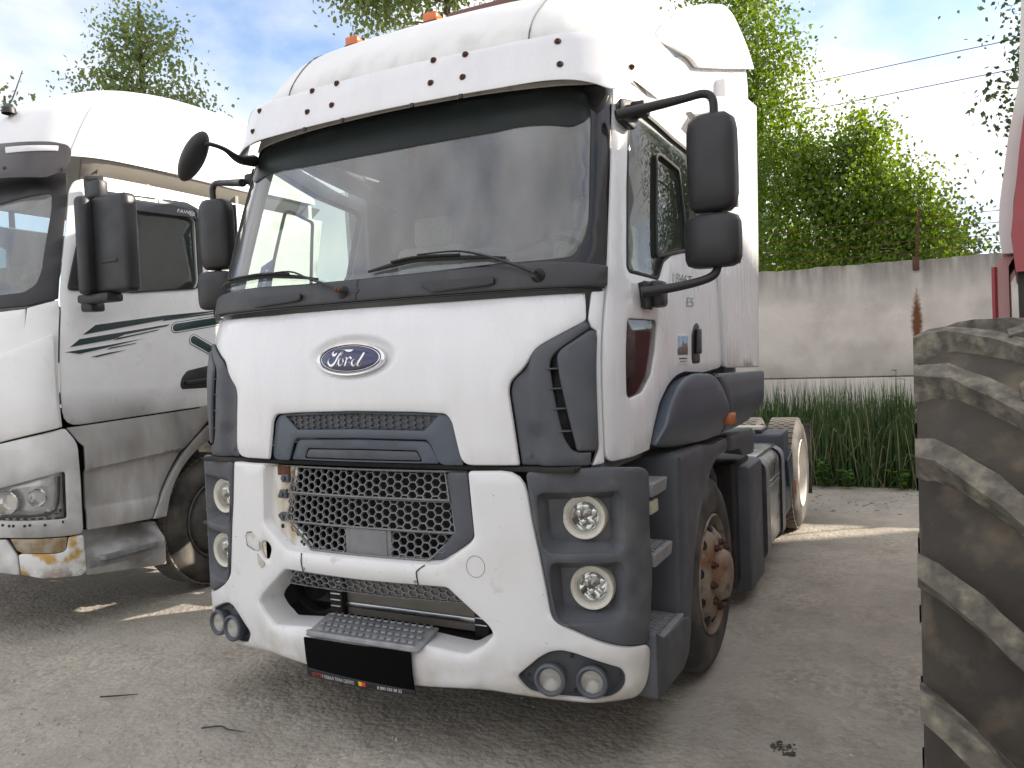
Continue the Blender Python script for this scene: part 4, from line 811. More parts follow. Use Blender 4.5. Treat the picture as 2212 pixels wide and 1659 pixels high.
# lower lip of the grille opening, with its seams and screws
for u0,u1,u2 in ((-.312,-.311,-.316),(.31,.313,.346)):
    P=[BS(u0,.748,.0005),BS(u0,.79,.0006),BS(u1,.81,.0006),BS(u2,.835,.0005)]; tube(P,.0025,6,4).build('bumper_seam',SEAL,bumper)
for u,z in ((-.303,.766),(.297,.762)): lathe([(.007,0),(.007,.003),(0,.004)],BS(u,z,0),(0,-1,0),10).build('bumper_screw',STEELD,bumper)
an=np.linspace(0,2*math.pi,33); P=[BS(.574+.04*math.cos(a),.84+.044*math.sin(a),.0003) for a in an]; tube(P,.0014,5,1,cap=False,sm=False).build('tow_cover_seam',mk('fine_seam',(.3,.3,.3),.6),bumper)
# torn hole and its peeled patch
plate(BS,[(-.714,.872),(-.70,.893),(-.665,.898),(-.62,.878),(-.606,.86),(-.612,.845),(-.606,.822),(-.625,.812),(-.655,.818),(-.70,.83)],d=.0025,th=.004,bev=.0012,res=.03).build('peeled_paint_patch',mk('bare_filler',(.66,.66,.62),.7,var=.12,vscale=20,dirt=[((.25,.17,.1),.5,14,None,None,.55,.7)]),bumper)
plate(BS,[(-.715,.874),(-.70,.895),(-.665,.901),(-.66,.898),(-.698,.89),(-.711,.872),(-.70,.832),(-.66,.818),(-.62,.812),(-.655,.814),(-.705,.828)],d=.003,th=.003,bev=.0008,res=.03).build('torn_edge',SEAL,bumper)
plate(BS,[(-.625,.80),(-.612,.79),(-.598,.775),(-.575,.765),(-.573,.748),(-.60,.735),(-.622,.755)],d=.006,th=.008,bev=.002,res=.03).build('torn_flap',mk('torn_plastic',(.5,.47,.40),.7,var=.25,vscale=50),bumper)
plate(BUM,[(-.70,.92),(-.46,.92),(-.46,.72),(-.70,.72)],d=-.10,th=.01,bev=.002,res=.1).build('hole_backing',mk('dark_rusty_metal',(.05,.028,.02),.8,var=.4,vscale=20),bumper)
# lower honeycomb strip in the mouth
lg=[(-.40,.738),(.435,.742),(.53,.668),(-.48,.662)]
lgs=lambda u,z:-.03-.05*(.742-z)/.08+.03
ls=hexmesh(BUM,lg,.0245,.0032,-.03,.016,zs=.75,dfun=lambda u,z:-.35*(.742-z)); rg_=[tuple(q) for q in offs(np.array(lg[::-1]),.006)]
pb=plate(shear(BUM,lambda u,z:-.03-.35*(.742-z)),lg,[rg_],d=.001,th=.02,bev=.002,res=.06); ls.add(pb.V,pb.F); ls.build('lower_grille',GRILLE,T,smooth=30)
# radiator pack seen through the mouth
rbox((.06,.30,.60),(.86,.06,.26),.01).build('intercooler',mk('intercooler_metal',(.24,.215,.185),.6,var=.15,metal=.2),T)
for x in (-.33,.47):
    o=rbox((x,.275,.60),(.075,.09,.27),.01).build('intercooler_tank',DARK,T)
    for k in range(6): rbox((x,.228,.52+.03*k),(.06,.008,.008),.002).build('tank_rib',ALU,o)
rbox((.06,.262,.525),(.80,.012,.025),.004).build('intercooler_rail',ALU,T)
lathe([(.15,-.02),(.15,.03),(.135,.03),(.135,-.02)],(-.48,.30,.60),(0,-1,0),32,close=True).build('headlamp_ring_bracket',DARK,T)
rbox((0,.45,.9),(1.7,.04,.75),.01).build('radiator',DARK,T); rbox((0,.30,.40),(1.5,.34,.10),.02).build('front_crossmember',DARK,T)
rbox((0,.32,1.235),(2.0,.5,.02),.004).build('bumper_top_cover',DARK,T)
# front step and number plate
sp=plate(BUM,[(-.285,.498),(.0,.502),(.30,.50),(.30,.470),(.02,.478),(-.27,.468)],d=.034,th=.05,bev=.008,res=.05,r=.012).build('front_step_lip',STEELD,bumper)
V=[];tre=MB()
for j in range(4):
    for i in range(15):
        u=-.24+.037*i+.018*(j%2); y=-.035+.037*j; 
        if -.24-.0<u<.33: m_=rbox((u,y,.508+.0108*j),(.022,.006,.009),.002); tre.add(m_.V,m_.F); m_=rbox((u+.009,y+.008,.509+.0108*j),(.006,.022,.009),.002); tre.add(m_.V,m_.F)
m_=rbox((.03,.025,.505),(.60,.17,.012),.004,rot=Matrix.Rotation(rad(16),3,'X')); tre.add(m_.V,m_.F); tre.build('front_step_tread',STEELD,bumper)
npl=plate(BUM,[(-.288,.468),(.282,.478),(.282,.295),(-.288,.29)],d=.042,th=.012,bev=.003,res=.1,r=.006).build('number_plate',mk('plate_black',(.003,.003,.003),.9,spec=.1),bumper,label='blacked-out number plate in a dealer frame')
fr_=plate(BUM,[(-.292,.332),(.286,.312),(.286,.287),(-.292,.285)],d=.045,th=.012,bev=.003,res=.1,r=.004).build('plate_frame',mk('frame_black',(.016,.016,.02),.4),npl)
RED=mk('red_print',(.65,.05,.03),.5); WP=mk('white_print',(.75,.75,.75),.5); YE=mk('yellow_print',(.75,.5,.03),.5)
text_mesh('GTS',BUM,-.262,.296,.019,.0465,shear_=.25,wscale=1.25).build('frame_lettering',RED,npl,smooth=0)
text_mesh('ГЛОБАЛ ТРАК СЕЙЛС',BUM,-.20,.294,.017,.0465,wscale=.72).build('frame_lettering',WP,npl,smooth=0)
text_mesh('8 800 550 58 32',BUM,.10,.292,.016,.0465,wscale=.85).build('frame_lettering',WP,npl,smooth=0)
for u,mt in ((.012,YE),(.031,RED)): plate(BUM,[(u-.009,.314),(u+.009,.313),(u+.011,.292),(u-.007,.292)],d=.0465,th=.002,bev=.0003,res=.1).build('frame_emblem',mt,npl)
# --- headlamp housings
hs=[(.797,1.229),(.86,1.234),(1.125,1.24),(1.27,1.228),(1.309,1.214),(1.322,1.19),(1.314,.977),(1.326,.813),(1.303,.614),(1.28,.516),(1.198,.52),(1.127,.534),(1.05,.56),(.947,.607),(.898,.637),(.887,.662),(.871,.75),(.841,.935),(.823,1.025)]
p1=[(.843,1.139),(1.164,1.138),(1.181,1.111),(1.177,.922),(1.156,.903),(.884,.904),(.852,.95)]
p2=[(.885,.861),(1.165,.857),(1.183,.827),(1.169,.654),(1.141,.628),(.921,.626),(.893,.666)]
both_(plate(BUM,hs,[p1,p2],d=.004,th=.05,bev=.014,res=.035,r=[.01,.05,.1,.03,.02,.03,.1,.1,.05,.02,.05,.05,.05,.03,.02,.02,.1,.1,.1],rh=.03),'headlamp_housing',GREYD)
lamp_g=[]
for pk in (p1,p2):
    both_(merge(duct(BUM,pk,-.010,-.075,.035,r=.03)),'lamp_pocket_wall',GREYD)
    pin=[tuple(q) for q in offs(np.array(pk[::-1]),.03)]
    lc=((.985,1.033) if pk is p1 else (1.008,.750)); uu_=np.linspace(.8,1.2,400); ul=float(uu_[np.argmin(abs(BUM(uu_,np.full(400,lc[1]),np.full(400,-.072))[:,0]-lc[0]))])+.004; ta=np.linspace(0,2*math.pi,28,endpoint=False)
    both_(plate(BUM,pin,[np.column_stack([ul-.002+.0945*np.cos(ta),lc[1]+.0915*np.sin(ta)])],d=-.072,th=.01,bev=.002,res=.05,r=.02,rh=0),'lamp_pocket_floor',GREYD)
def headlamp(c,ax,s):
    f=(lambda m: m if s>0 else m.mirror())
    o=f(lathe([(.09,-.04),(.09,.006),(.087,.012),(.082,.011),(.064,.004),(.060,-.006),(.058,-.02)],c,ax,40)).build('headlamp',mk('lamp_bezel',(.60,.57,.49),.35,metal=.15,var=.08,vscale=60),T)
    rb=[(.058,-.018),(.052,-.034),(.042,-.05),(.022,-.062),(.0,-.064)]
    f(lathe(rb,c,ax,24)).build('reflector',mk('lamp_reflector',(.85,.85,.83),.10,metal=1),o,smooth=20)
    k=lathe([(.010,-.06),(.010,-.03),(.008,-.018),(0,-.015)],c,ax,12); f(k).build('bulb',mk('bulb_cap',(.12,.1,.09),.3,metal=.5),o)
    for kk in range(5):
        a=kk*1.256+.4; ax_=np.asarray(ax)/np.linalg.norm(ax); bx=np.cross((0,0,1.),ax_); bx/=np.linalg.norm(bx); ez=np.cross(ax_,bx); p=np.asarray(c)+ax_*(-.038)+(bx*math.cos(a)+ez*math.sin(a))*.034
        f(rbox(p,(.018,.012,.026),.002,rot=Matrix.Rotation(a,3,'Y'))).build('reflector_facet',CHROME,o)
    f(lathe([(.077,.006),(.06,.013),(.035,.018),(.012,.020),(0,.0205)],c,ax,32)).build('lamp_lens',LENSG,o,smooth=60)
for c in ((.985,.195,1.033),(1.008,.197,.750)):
    for s in (1,-1): headlamp(c,(.12,-1,0.02),s)
# --- fog lamp pods
both_(merge(duct(BS,pod,-.012,-.05,.008,r=.018)),'fog_pod_wall',GREY)
both_(plate(BUM,pod,d=-.045,th=.01,bev=.002,res=.06,r=.015),'fog_pod_floor',GREYD)
for uc,zc in ((.868,.396),(1.032,.389)):
    for s in (1,-1):
        p=BUM(uc,zc,.004); n=(.12,-1,.05); f=(lambda m: m if s>0 else m.mirror())
        o=f(lathe([(.05,-.06),(.056,-.04),(.066,.004),(.064,.014),(.055,.018),(.048,.012),(.045,.002)],p,n,32)).build('fog_lamp',GREY,T)
        f(lathe([(.045,.004),(.03,-.012),(.0,-.02)],p,n,24)).build('fog_reflector',ALU,o); f(lathe([(.046,.005),(.03,.011),(.012,.014),(0,.0145)],p,n,24)).build('fog_lens',LENSF,o,smooth=60)
for u,z in ((.955,.475),(.77,.385),(.96,.325)): both_(lathe([(.008,0),(.008,.004),(0,.005)],BUM(u,z,-.044),(.12,-1,0),10),'pod_screw',BLACK)
# --- steps and front mudguard behind the housings
def sw_(pts,x0,x1,bev=.012):   # a block with a side-view outline, from x0 to x1
    return plate(PX(x1),pts,d=0,th=x1-x0,bev=bev,res=.08,r=.02)
both_(sw_([(.30,.56),(.42,.50),(.76,.478),(.86,.45),(.80,.30),(.70,.26),(.30,.28)],.95,1.235),'lower_step_box',GREY)
both_(plate(PZ(.49),[(.98,.36),(1.23,.36),(1.23,.75),(.98,.75)],d=.012,th=.03,bev=.005,res=.1,r=.02),'step_tread',STEELD)
for zz,y0,y1,x1 in ((.835,.36,.62,1.225),(1.115,.40,.62,1.21)): both_(plate(PZ(zz),[(.95,y0),(x1,y0),(x1,y1),(.95,y1)],d=.025,th=.055,bev=.006,res=.1,r=.015),'step_tread',STEELD)
for (zz,y0,y1,x0,x1) in ((.5025,.37,.72,1.02,1.19),(.8605,.38,.6,1.02,1.19)):
    both_(hexmesh(PZ(zz),[(x0,y0),(x1,y0),(x1,y1),(x0,y1)],.022,.006,.004,.006),'tread_grip',STEELD,smooth=20)
both_(rbox((1.185,.47,1.035),(.02,.10,.055),.006),'courtesy_lamp',mk('yellowed_lens',(.55,.53,.40),.3))
both_(plate(PY(.76),[(.80,.45),(1.21,.45),(1.21,1.0),(1.21,1.20),(.80,1.22)],d=0,th=.03,bev=.008,res=.15),'step_well_wall',GREY)
md=[(.74,1.225),(1.43,1.185),(1.86,1.175),(1.88,1.10),(1.72,1.11),(1.55,1.075),(1.40,.99),(1.31,.90),(1.16,.78),(1.03,.6),(.93,.44),(.86,.40),(.72,.44)]
md=[(.74,1.225),(1.20,1.215),(1.46,1.185),(1.90,1.18),(1.90,1.085),(1.62,1.09),(1.42,1.045),(1.27,.97),(1.12,.85),(1.00,.68),(.92,.48),(.88,.30),(.72,.30)]
both_(plate(shear(PX(1.225),lambda u,z:-.02*np.clip((u-1.3)/.5,0,1)),md,d=0,th=.30,bev=.03,res=.06,r=[.03,.1,.1,.01,.02,.1,.1,.1,.1,.1,.1,.03,.03]),'front_mudguard',GREY)
both_(plate(PX(1.215),[(1.92,1.18),(2.68,1.16),(2.67,.98),(2.3,1.02),(2.2,1.07),(1.92,1.085)],d=0,th=.30,bev=.02,res=.1,r=[.02,.02,.03,.06,.06,.01]),'rear_mudguard_extension',GREY)
both_(plate(PX(1.0),[(.9,.4),(1.1,.85),(1.41,1.08),(1.75,1.06),(2.0,.85),(2.05,.5),(2.1,.5),(2.06,.92),(1.8,1.12),(1.41,1.15),(1.05,.9),(.85,.4)],d=.1,th=.5,bev=.01,res=.15),'wheel_liner',DARK)
# --- battery box, tank, chassis
both_(rbox((.98,2.64,.55),(.30,.56,.80),.02),'battery_box',DARK)
both_(rbox((1.12,2.76,.50),(.17,.48,.82),.02),'battery_box_cover',GREY)
rbox((.95,3.47,.53),(.52,.88,.72),.09,4).build('fuel_tank',ALU,T)
for y in (3.10,3.82): rbox((.96,y,.53),(.535,.03,.735),.09,4).build('tank_strap',STEELD,T)
for z in (.66,.70): rbox((1.213,3.48,z),(.008,.5,.012),.003).build('tank_rib',ALU,T)
rbox((.96,3.47,.90),(.40,.80,.03),.01).build('tank_top_plate',ALU,T)
rbox((-.95,3.36,.53),(.52,.90,.72),.09,4).build('air_tank_box',GREY,T)
for x in (.42,-.42): rbox((x,3.5,.85),(.08,5.6,.26),.01).build('chassis_rail',DARK,T)
for y in (2.6,4.0,6.1): rbox((0,y,.85),(.8,.1,.2),.01).build('chassis_crossmember',DARK,T)
rbox((-.97,3.12,1.62),(.46,.42,1.5),.05).build('added_sun_blocker',DARK,T); rbox((0,1.3,.85),(.75,1.6,.6),.05).build('engine_block',DARK,T); rbox((0,1.41,.48),(1.7,.14,.14),.03).build('front_axle',DARK,T); rbox((0,5.02,.5),(1.7,.2,.26),.06).build('rear_axle',DARK,T)  # first box is unseen, added to keep sun off the other truck's wheel
rbox((0,4.7,1.08),(.9,.9,.12),.04).build('fifth_wheel',DARK,T)
# --- wheels
def wheel(xo,y,zc,R_,wd,front,s,rimm,tmat,tread=True):
    f=(lambda m: m if s>0 else m.mirror()); c=(xo,y,zc)
    pr=[(.30,-wd+.02),(.33,-wd),(.42,-wd-.006),(R_-.05,-wd+.006),(R_-.012,-wd+.03),(R_,-wd+.05)]
    mid=[(R_,-wd/2)]
    pr2=[(R_,-.05),(R_-.012,-.03),(R_-.05,-.006),(.42,.006),(.33,0),(.30,-.02)]
    o=f(lathe([p for p in pr+mid+pr2],c,(1,0,0),56)).build('tyre',tmat,T,smooth=40)
    if tread:
        tm=MB(); nb=52
        for k in range(nb):
            for j,xx in enumerate(np.linspace(-wd+.055,-.055,5)):
                a=2*math.pi*(k+.5*(j%2))/nb; p=(xo+xx,y+math.cos(a)*(R_+.0),zc+math.sin(a)*(R_+.0))
                m_=rbox(p,(wd/5-.014,.016,2*math.pi*R_/nb-.012),0,rot=Matrix.Rotation(a,3,'X')); tm.add(m_.V,m_.F)
        f(tm).build('tread_blocks',RUBBERT,o,smooth=0)
    if front:
        rp=[(.305,-.02),(.312,-.004),(.305,.004),(.292,-.012),(.282,-.05),(.272,-.07),(.262,-.055),(.245,-.02),(.215,.012),(.19,.022),(.135,.026),(.13,.05),(.115,.075),(.10,.082),(0,.085)]
    else:
        rp=[(.305,-.02),(.312,-.004),(.305,.004),(.292,-.012),(.282,-.06),(.272,-.13),(.24,-.16),(.16,-.17),(.135,-.165),(.13,-.06),(.11,-.04),(0,-.04)]
    w_=f(lathe(rp,c,(1,0,0),48)).build('rim',rimm,o,smooth=40)
    for k in range(10):
        a=2*math.pi*k/10+.1; q=(xo+(.022 if front else -.17),y+.165*math.cos(a),zc+.165*math.sin(a))
        f(lathe([(.019,0),(.019,.02),(.011,.024),(.010,.036),(0,.038)],q,(1,0,0),6)).build('wheel_nut',BOLT if front else rimm,w_)
        a+=.3; q=(xo+(-.012 if front else -.152),y+.246*math.cos(a),zc+.246*math.sin(a)); nn=np.array([.85,.5*math.cos(a),.5*math.sin(a)])
        f(lathe([(.024,-.004),(.024,.004),(0,.004)],q,nn,16)).build('hand_hole',SEAL,w_)
for s in (1,-1):
    wheel(1.215,1.41,.507,.507,.29,True,s,RIMM,RUBBER,False)
    wheel(1.225,5.02,.507,.507,.29,False,s,RIMW,RUBBER,True); wheel(.885,5.02,.507,.507,.29,False,s,RIMW,RUBBER,True)
# rear fender and mudflap
fe=[]
both_(plate(PX(1.20),[(3.98,.98),(4.35,.98),(4.42,.72),(4.44,.30),(4.40,.28),(4.10,.28),(4.02,.55)],d=0,th=.62,bev=.02,res=.15,r=.03),'rear_fender',GREY2)
both_(plate(PX(1.21),[(4.10,.75),(4.36,.80),(4.38,.5),(4.2,.5)],d=.02,th=.03,bev=.01,res=.15,r=.03),'fender_box',GREY2)
for x in (.75,.88,1.0): both_(rbox((x,4.17,.995),(.05,.28,.03),.008),'fender_rib',GREY2)
both_(rbox((.92,5.70,.55),(.62,.012,.70),.004),'mudflap',RUBBER)
both_(rbox((1.235,4.46,.47),(.012,.05,.12),.004),'fender_reflector',ORANGE2)
rbox((.8,4.05,1.02),(.5,.12,.03),.008).build('fender_light_strip',mk('pale_strip',(.6,.58,.5),.5),T)
# ================================================================ the other white truck
W=thing('semi_truck','white sleeper-cab truck with dark green side stripes and a dirty lower side','truck',(-3.94,1.7,0))
FB=lambda mb,n,m,**k: mb.build(n,m,W,**k)
def mirrored(mb):  # about the truck's own centre line
    q=MB(); q.V=[(2*-3.94-x,y,z) for x,y,z in mb.V]; q.F=[f[::-1] for f in mb.F]; q.M=list(mb.M); return q
RAIL=mk('fairing_painted_shade',(.30,.275,.24),.5,var=.05)  # white fairing coloured beige-grey: the shade of its undercut is in the paint
FVIS=mk('dark_visor_plastic',(.045,.038,.04),.3,var=.15,coat=.3)
dwin=[(1.33,2.86),(1.30,2.26),(1.75,2.248),(2.25,2.30),(2.268,2.36),(2.15,2.83),(2.1,2.85)]
FB(plate(FAW,[(1.318,1.345),(1.256,2.10),(1.238,2.18),(1.172,2.916),(1.19,2.99),(1.34,3.04),(2.64,3.03),(2.70,2.9),(2.72,1.42),(2.448,1.402),(1.83,1.372)],[dwin],d=0,th=.04,bev=.008,res=.09,r=[.01,.05,.05,.03,.03,.03,.03,.02,.02,.1,.1],rh=.03),'door',DOORD)
mirrored(plate(FAW,[(1.318,1.345),(1.256,2.10),(1.238,2.18),(1.172,2.916),(1.19,2.99),(1.34,3.04),(2.64,3.03),(2.70,2.9),(2.72,1.42),(2.448,1.402),(1.83,1.372)],[dwin],d=0,th=.04,bev=.008,res=.09,r=[.01,.05,.05,.03,.03,.03,.03,.02,.02,.1,.1],rh=.03)).build('door',DOORD,W)
mirrored(plate(FAW,dwin,d=-.012,th=.004,bev=.001,res=.1,r=.02,back=False)).build('side_window',DKG,W)
FB(plate(FAW,[(2.712,3.03),(3.6,3.03),(3.6,1.2),(2.735,1.42)],d=0,th=.04,bev=.008,res=.15),'sleeper_side',FWHITE)
FB(plate(FAW,[(1.29,2.91),(2.04,2.946),(2.152,2.92),(2.20,2.82),(2.312,2.37),(2.28,2.305),(1.735,2.238),(1.27,2.235)],[dwin],d=.012,th=.02,bev=.005,res=.07,r=.03,rh=.03),'window_frame',BLACK)
FB(plate(FAW,[(1.31,2.925),(2.04,2.95),(2.155,2.915),(2.17,2.825),(2.1,2.835),(1.32,2.81)],d=.035,th=.02,bev=.008,res=.06,r=.02),'window_rain_guard',mk('blue_black_acrylic',(.012,.016,.028),.12,coat=.6))
FB(plate(FAW,dwin,d=-.012,th=.004,bev=.001,res=.1,r=.02,back=False),'side_window',DKG)
text_mesh('FAW',FAW,1.955,2.858,.028,.0365,wscale=1.35).build('window_lettering',WP,W,smooth=0)
P=[FAW(2.088+.026*math.cos(a),2.866+.017*math.sin(a),.0365) for a in np.linspace(0,2*math.pi,25)]; tube(P,.0022,5,1,cap=False,sm=False).build('window_emblem',WP,W)
for du in (-.012,.0,.012): tube([FAW(2.088+du,2.857,.0365),FAW(2.088+du,2.875,.0365)],.002,5,1,sm=False).build('emblem_bar',WP,W)
for dz in (-.005,.004): tube([FAW(2.070,2.866+dz,.0365),FAW(2.106,2.866+dz,.0365)],.0016,5,1,sm=False).build('emblem_bar',WP,W)
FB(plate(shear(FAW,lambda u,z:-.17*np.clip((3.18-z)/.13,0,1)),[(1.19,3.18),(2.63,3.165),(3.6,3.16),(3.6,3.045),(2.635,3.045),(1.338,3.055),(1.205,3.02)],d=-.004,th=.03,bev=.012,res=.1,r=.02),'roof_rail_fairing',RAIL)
FB(plate(FAW,[(1.33,3.165),(1.335,3.165),(1.342,3.06),(1.336,3.06)],d=-.075,th=.02,bev=.001,res=.1),'fairing_seam',SEAL)
lathe([(.014,0),(.014,.002),(0,.002)],FAW(1.78,3.09,-.12),(1,0,0),16).build('fairing_plug',RAIL,W)
# visor and its marker lamp
vzf=[(0,3.22),(.5,3.215),(.754,3.20),(1.05,3.19),(1.14,3.172),(1.165,3.13),(1.17,3.02),(1.14,2.975),(1.08,2.94),(.8,2.95),(0,2.96)]
FB(plate(FAW,sym_(vzf),d=.12,th=.012,bev=.004,res=.06,r=[0,.1,.1,.05,.03,.03,.05,.04,.05,.1,0]+[.1,.05,.04,.05,.03,.03,.05,.1,.1]),'sun_visor',FVIS)
for s in (1,-1):
    o=plate(FAW,[(s*.754,3.165),(s*1.095,3.158),(s*1.10,3.12),(s*.781,3.118)],d=.126,th=.01,bev=.004,res=.05,r=.008).build('visor_lamp',mk('visor_lamp_white',(.7,.7,.7),.2,coat=.4),W)
for u,z in ((.811,3.012),(1.145,2.995)): lathe([(.012,0),(.012,.004),(.006,.006),(0,.006)],FAW(u,z,.121),(.5,-1,0),12).build('visor_bolt',BOLT,W)
# windscreen
wsf=[(0,2.86),(.69,2.845),(1.07,2.90),(1.088,2.785),(1.104,2.365),(1.085,2.275),(1.016,2.226),(.857,2.216),(0,2.20)]
wr=[0,0,.03,.05,.05,.04,.04,.05,0]
FB(plate(FAW,sym_([(0,3.05),(1.14,3.05),(1.165,2.93),(1.231,2.18),(1.05,2.135),(0,2.10)]),[sym_(wsf)],d=.0,th=.03,bev=.006,res=.07,r=.01,rh=.03),'windscreen_surround',BLACK)
FB(plate(FAW,sym_(wsf),d=-.008,th=.004,bev=.001,res=.09,r=.03,back=False),'windscreen',WSG)
# front panels
FB(plate(FAW,sym_([(0,2.095),(.878,2.105),(1.045,2.118),(1.062,1.985),(1.2,1.95),(1.24,1.40),(.95,1.29),(0,1.28)]),d=.0,th=.03,bev=.008,res=.08,r=.01),'front_panel',FWHITE)
cp=[(1.055,2.122),(1.228,2.172),(1.248,2.10),(1.308,1.345),(1.29,1.34),(1.06,1.97)]
FB(plate(FAW,cp,d=.002,th=.03,bev=.006,res=.05,r=.01),'corner_panel',FWHITE); mirrored(plate(FAW,cp,d=.002,th=.03,bev=.006,res=.05,r=.01)).build('corner_panel',FWHITE,W)
wp=[(.90,1.815),(1.095,1.88),(1.225,1.943),(1.236,1.935),(1.292,1.352),(1.28,1.342),(.941,1.268),(.89,1.27)]
q=plate(shear(FAW,lambda u,z:.02+.025*np.clip((u-1.0)/.2,0,1)),wp,d=0,th=.03,bev=.01,res=.05,r=.012); FB(q,'corner_air_guide',FWHITE); mirrored(q).build('corner_air_guide',FWHITE,W)
bu=[(0,1.25),(.935,1.258),(1.304,1.334),(1.324,1.33),(1.392,1.232),(1.40,1.0),(1.398,.636),(1.31,.636),(.97,.66),(0,.66)]
hl=[(.62,.90),(.926,.975),(1.263,1.05),(1.31,1.058),(1.305,.752),(.954,.772),(.70,.79)]
q=plate(FAW,sym_(bu),[hl,[(-u,z) for u,z in hl]],d=.02,th=.03,bev=.012,res=.06,r=[0,.05,.02,.02,.02,.05,.01,.05,.05,0]+[.05,.05,.01,.05,.02,.02,.02,.05],rh=.02); FB(q,'upper_bumper',FWHITE)
lt=plate(FAW,hl,d=.012,th=.004,bev=.001,res=.06,r=.02,back=False); o=FB(lt,'headlamp',mk('headlamp_lens_frame',(.3,.3,.3),.4)); o.data.materials.clear(); o.data.materials.append(LENSG)
for s in (1,):
    plate(FAW,hl,d=-.07,th=.01,bev=.002,res=.06).build('lamp_back',mk('lamp_pale_back',(.62,.62,.62),.25,metal=.6,var=.12,vscale=20),o)
    for u,z,r_ in ((1.15,.90,.06),(.93,.875,.085),(1.27,.80,.02),(1.21,.79,.02)): lathe([(r_,.03),(r_*.92,.035),(r_*.85,.01),(r_*.5,-.03),(0,-.04)],FAW(u,z,-.05),(.6,-1,0),24).build('lamp_reflector',CHROME,o)
    tube([FAW(.93,.80,.0),FAW(1.1,.79,.0),FAW(1.22,.80,.0),FAW(1.262,.86,.0),FAW(1.275,1.03,.0)],.010,6,4).build('lamp_divider',SEAL,o)
    for k in range(7): lathe([(.012,0),(.012,.003),(0,.003)],FAW(.96+.045*k,.775-.002*k,-.005),(.5,-1,0),10).build('daylight_bulb',LENSF,o)
for u,z in ((.945,.745),(.985,.738),(1.01,.737),(1.075,.733),(1.105,.735),(1.185,.728),(1.28,.735)): lathe([(.009,0),(.009,.002),(0,.002)],FAW(u,z,.0205),(.6,-1,0),8).build('bumper_hole',SEAL,W)
lb=[(1.026,.548),(1.05,.556),(1.246,.533),(1.292,.542),(1.309,.628),(1.396,.63),(1.403,.386),(1.37,.364),(1.15,.385),(1.034,.422)]
FB(plate(FAW,lb,d=.02,th=.04,bev=.01,res=.05,r=[.01,.02,.03,.03,.02,.01,.03,.02,.05,.01]),'bumper_corner',RUSTW,label='rust stained corner of the bumper under the fog lamp'); mirrored(plate(FAW,lb,d=.02,th=.04,bev=.01,res=.05,r=.01)).build('bumper_corner',FWHITE,W)
fg=[(.978,.654),(1.305,.631),(1.29,.545),(1.246,.536),(1.046,.558),(1.015,.577)]
FB(plate(FAW,fg,d=.012,th=.03,bev=.006,res=.05,r=.012),'fog_lamp',mk('dirty_amber_fog',(.30,.22,.12),.3,var=.3,vscale=25,coat=.3,dirt=[((.45,.42,.36),.6,12,None,None,.45,.6)]))
FB(plate(FAW,sym_([(0,.64),(.96,.652),(1.005,.575),(1.02,.545),(1.028,.42),(.89,.44),(0,.44)]),d=.024,th=.04,bev=.01,res=.08,r=.01),'lower_bumper',FWHITE)
# side skirt with pressed steps
def sk(u,z): 
    l1=1.04+.07*(u-1.43); l2=.795-.02*(u-1.43)
    return .03*np.clip((z-1.205-.03*(u-1.43))/.14,-0,1)*-1+.026*np.clip((z-l1)/.012,0,1)+.018*np.clip((l2-z)/.03,0,1)
gu=np.linspace(1.45,2.4,26); ex2=np.array([(u,z) for u in gu for z in (1.034+.07*(u-1.43),1.043+.07*(u-1.43),1.055+.07*(u-1.43),.80-.02*(u-1.43),.79-.02*(u-1.43),.765-.02*(u-1.43))])
FB(plate(shear(FAW,sk),[(1.405,1.228),(1.43,1.205),(1.433,1.05),(1.424,.652),(1.895,.636),(2.035,.905),(2.19,1.10),(2.42,1.28),(2.60,1.40),(2.448,1.392),(1.83,1.363),(1.332,1.337)],d=0,th=.04,bev=.008,res=.05,r=[.01,.01,.05,.01,.01,.15,.15,.15,.02,.05,.05,.01],extra=ex2),'side_skirt',SOOT)
FB(plate(FAW,[(1.90,.632),(2.01,.63),(2.06,.808),(2.16,.96),(2.30,1.076),(2.46,1.153),(2.70,1.19),(2.70,1.27),(2.444,1.275),(2.205,1.095),(2.045,.90)],d=.03,th=.06,bev=.012,res=.05,r=[.01,.01,.1,.1,.1,.1,.02,.02,.1,.1,.1]),'arch_lip',SOOT)
FB(plate(shear(FAW,lambda u,z:-.10*np.clip((z-.47)/.1,0,1)),[(1.401,.64),(1.742,.63),(2.01,.588),(2.0,.282),(1.405,.356)],d=.01,th=.06,bev=.012,res=.05,r=.015),'side_step',FWHITE)
FB(plate(PZ(.462),[(-2.74,.66),(-2.665,.70),(-2.66,1.0),(-2.665,1.12),(-2.76,1.1)],d=.004,th=.03,bev=.004,res=.1),'step_tread',STEELD)
FB(plate(FAW,[(1.41,.452),(1.72,.452),(1.885,.402),(1.875,.38),(1.42,.40)],d=.016,th=.02,bev=.004,res=.06,r=.01),'step_edge',STEELD)
FB(plate(FAW,[(2.188,1.575),(2.20,1.626),(2.245,1.677),(2.45,1.712),(2.52,1.71),(2.52,1.54),(2.203,1.541)],d=.004,th=.012,bev=.004,res=.05,r=.02),'door_handle',BLACK)
FB(plate(FAW,[(2.22,1.60),(2.5,1.63),(2.5,1.585),(2.23,1.57)],d=.03,th=.02,bev=.006,res=.05,r=.01),'handle_lever',BLACK)
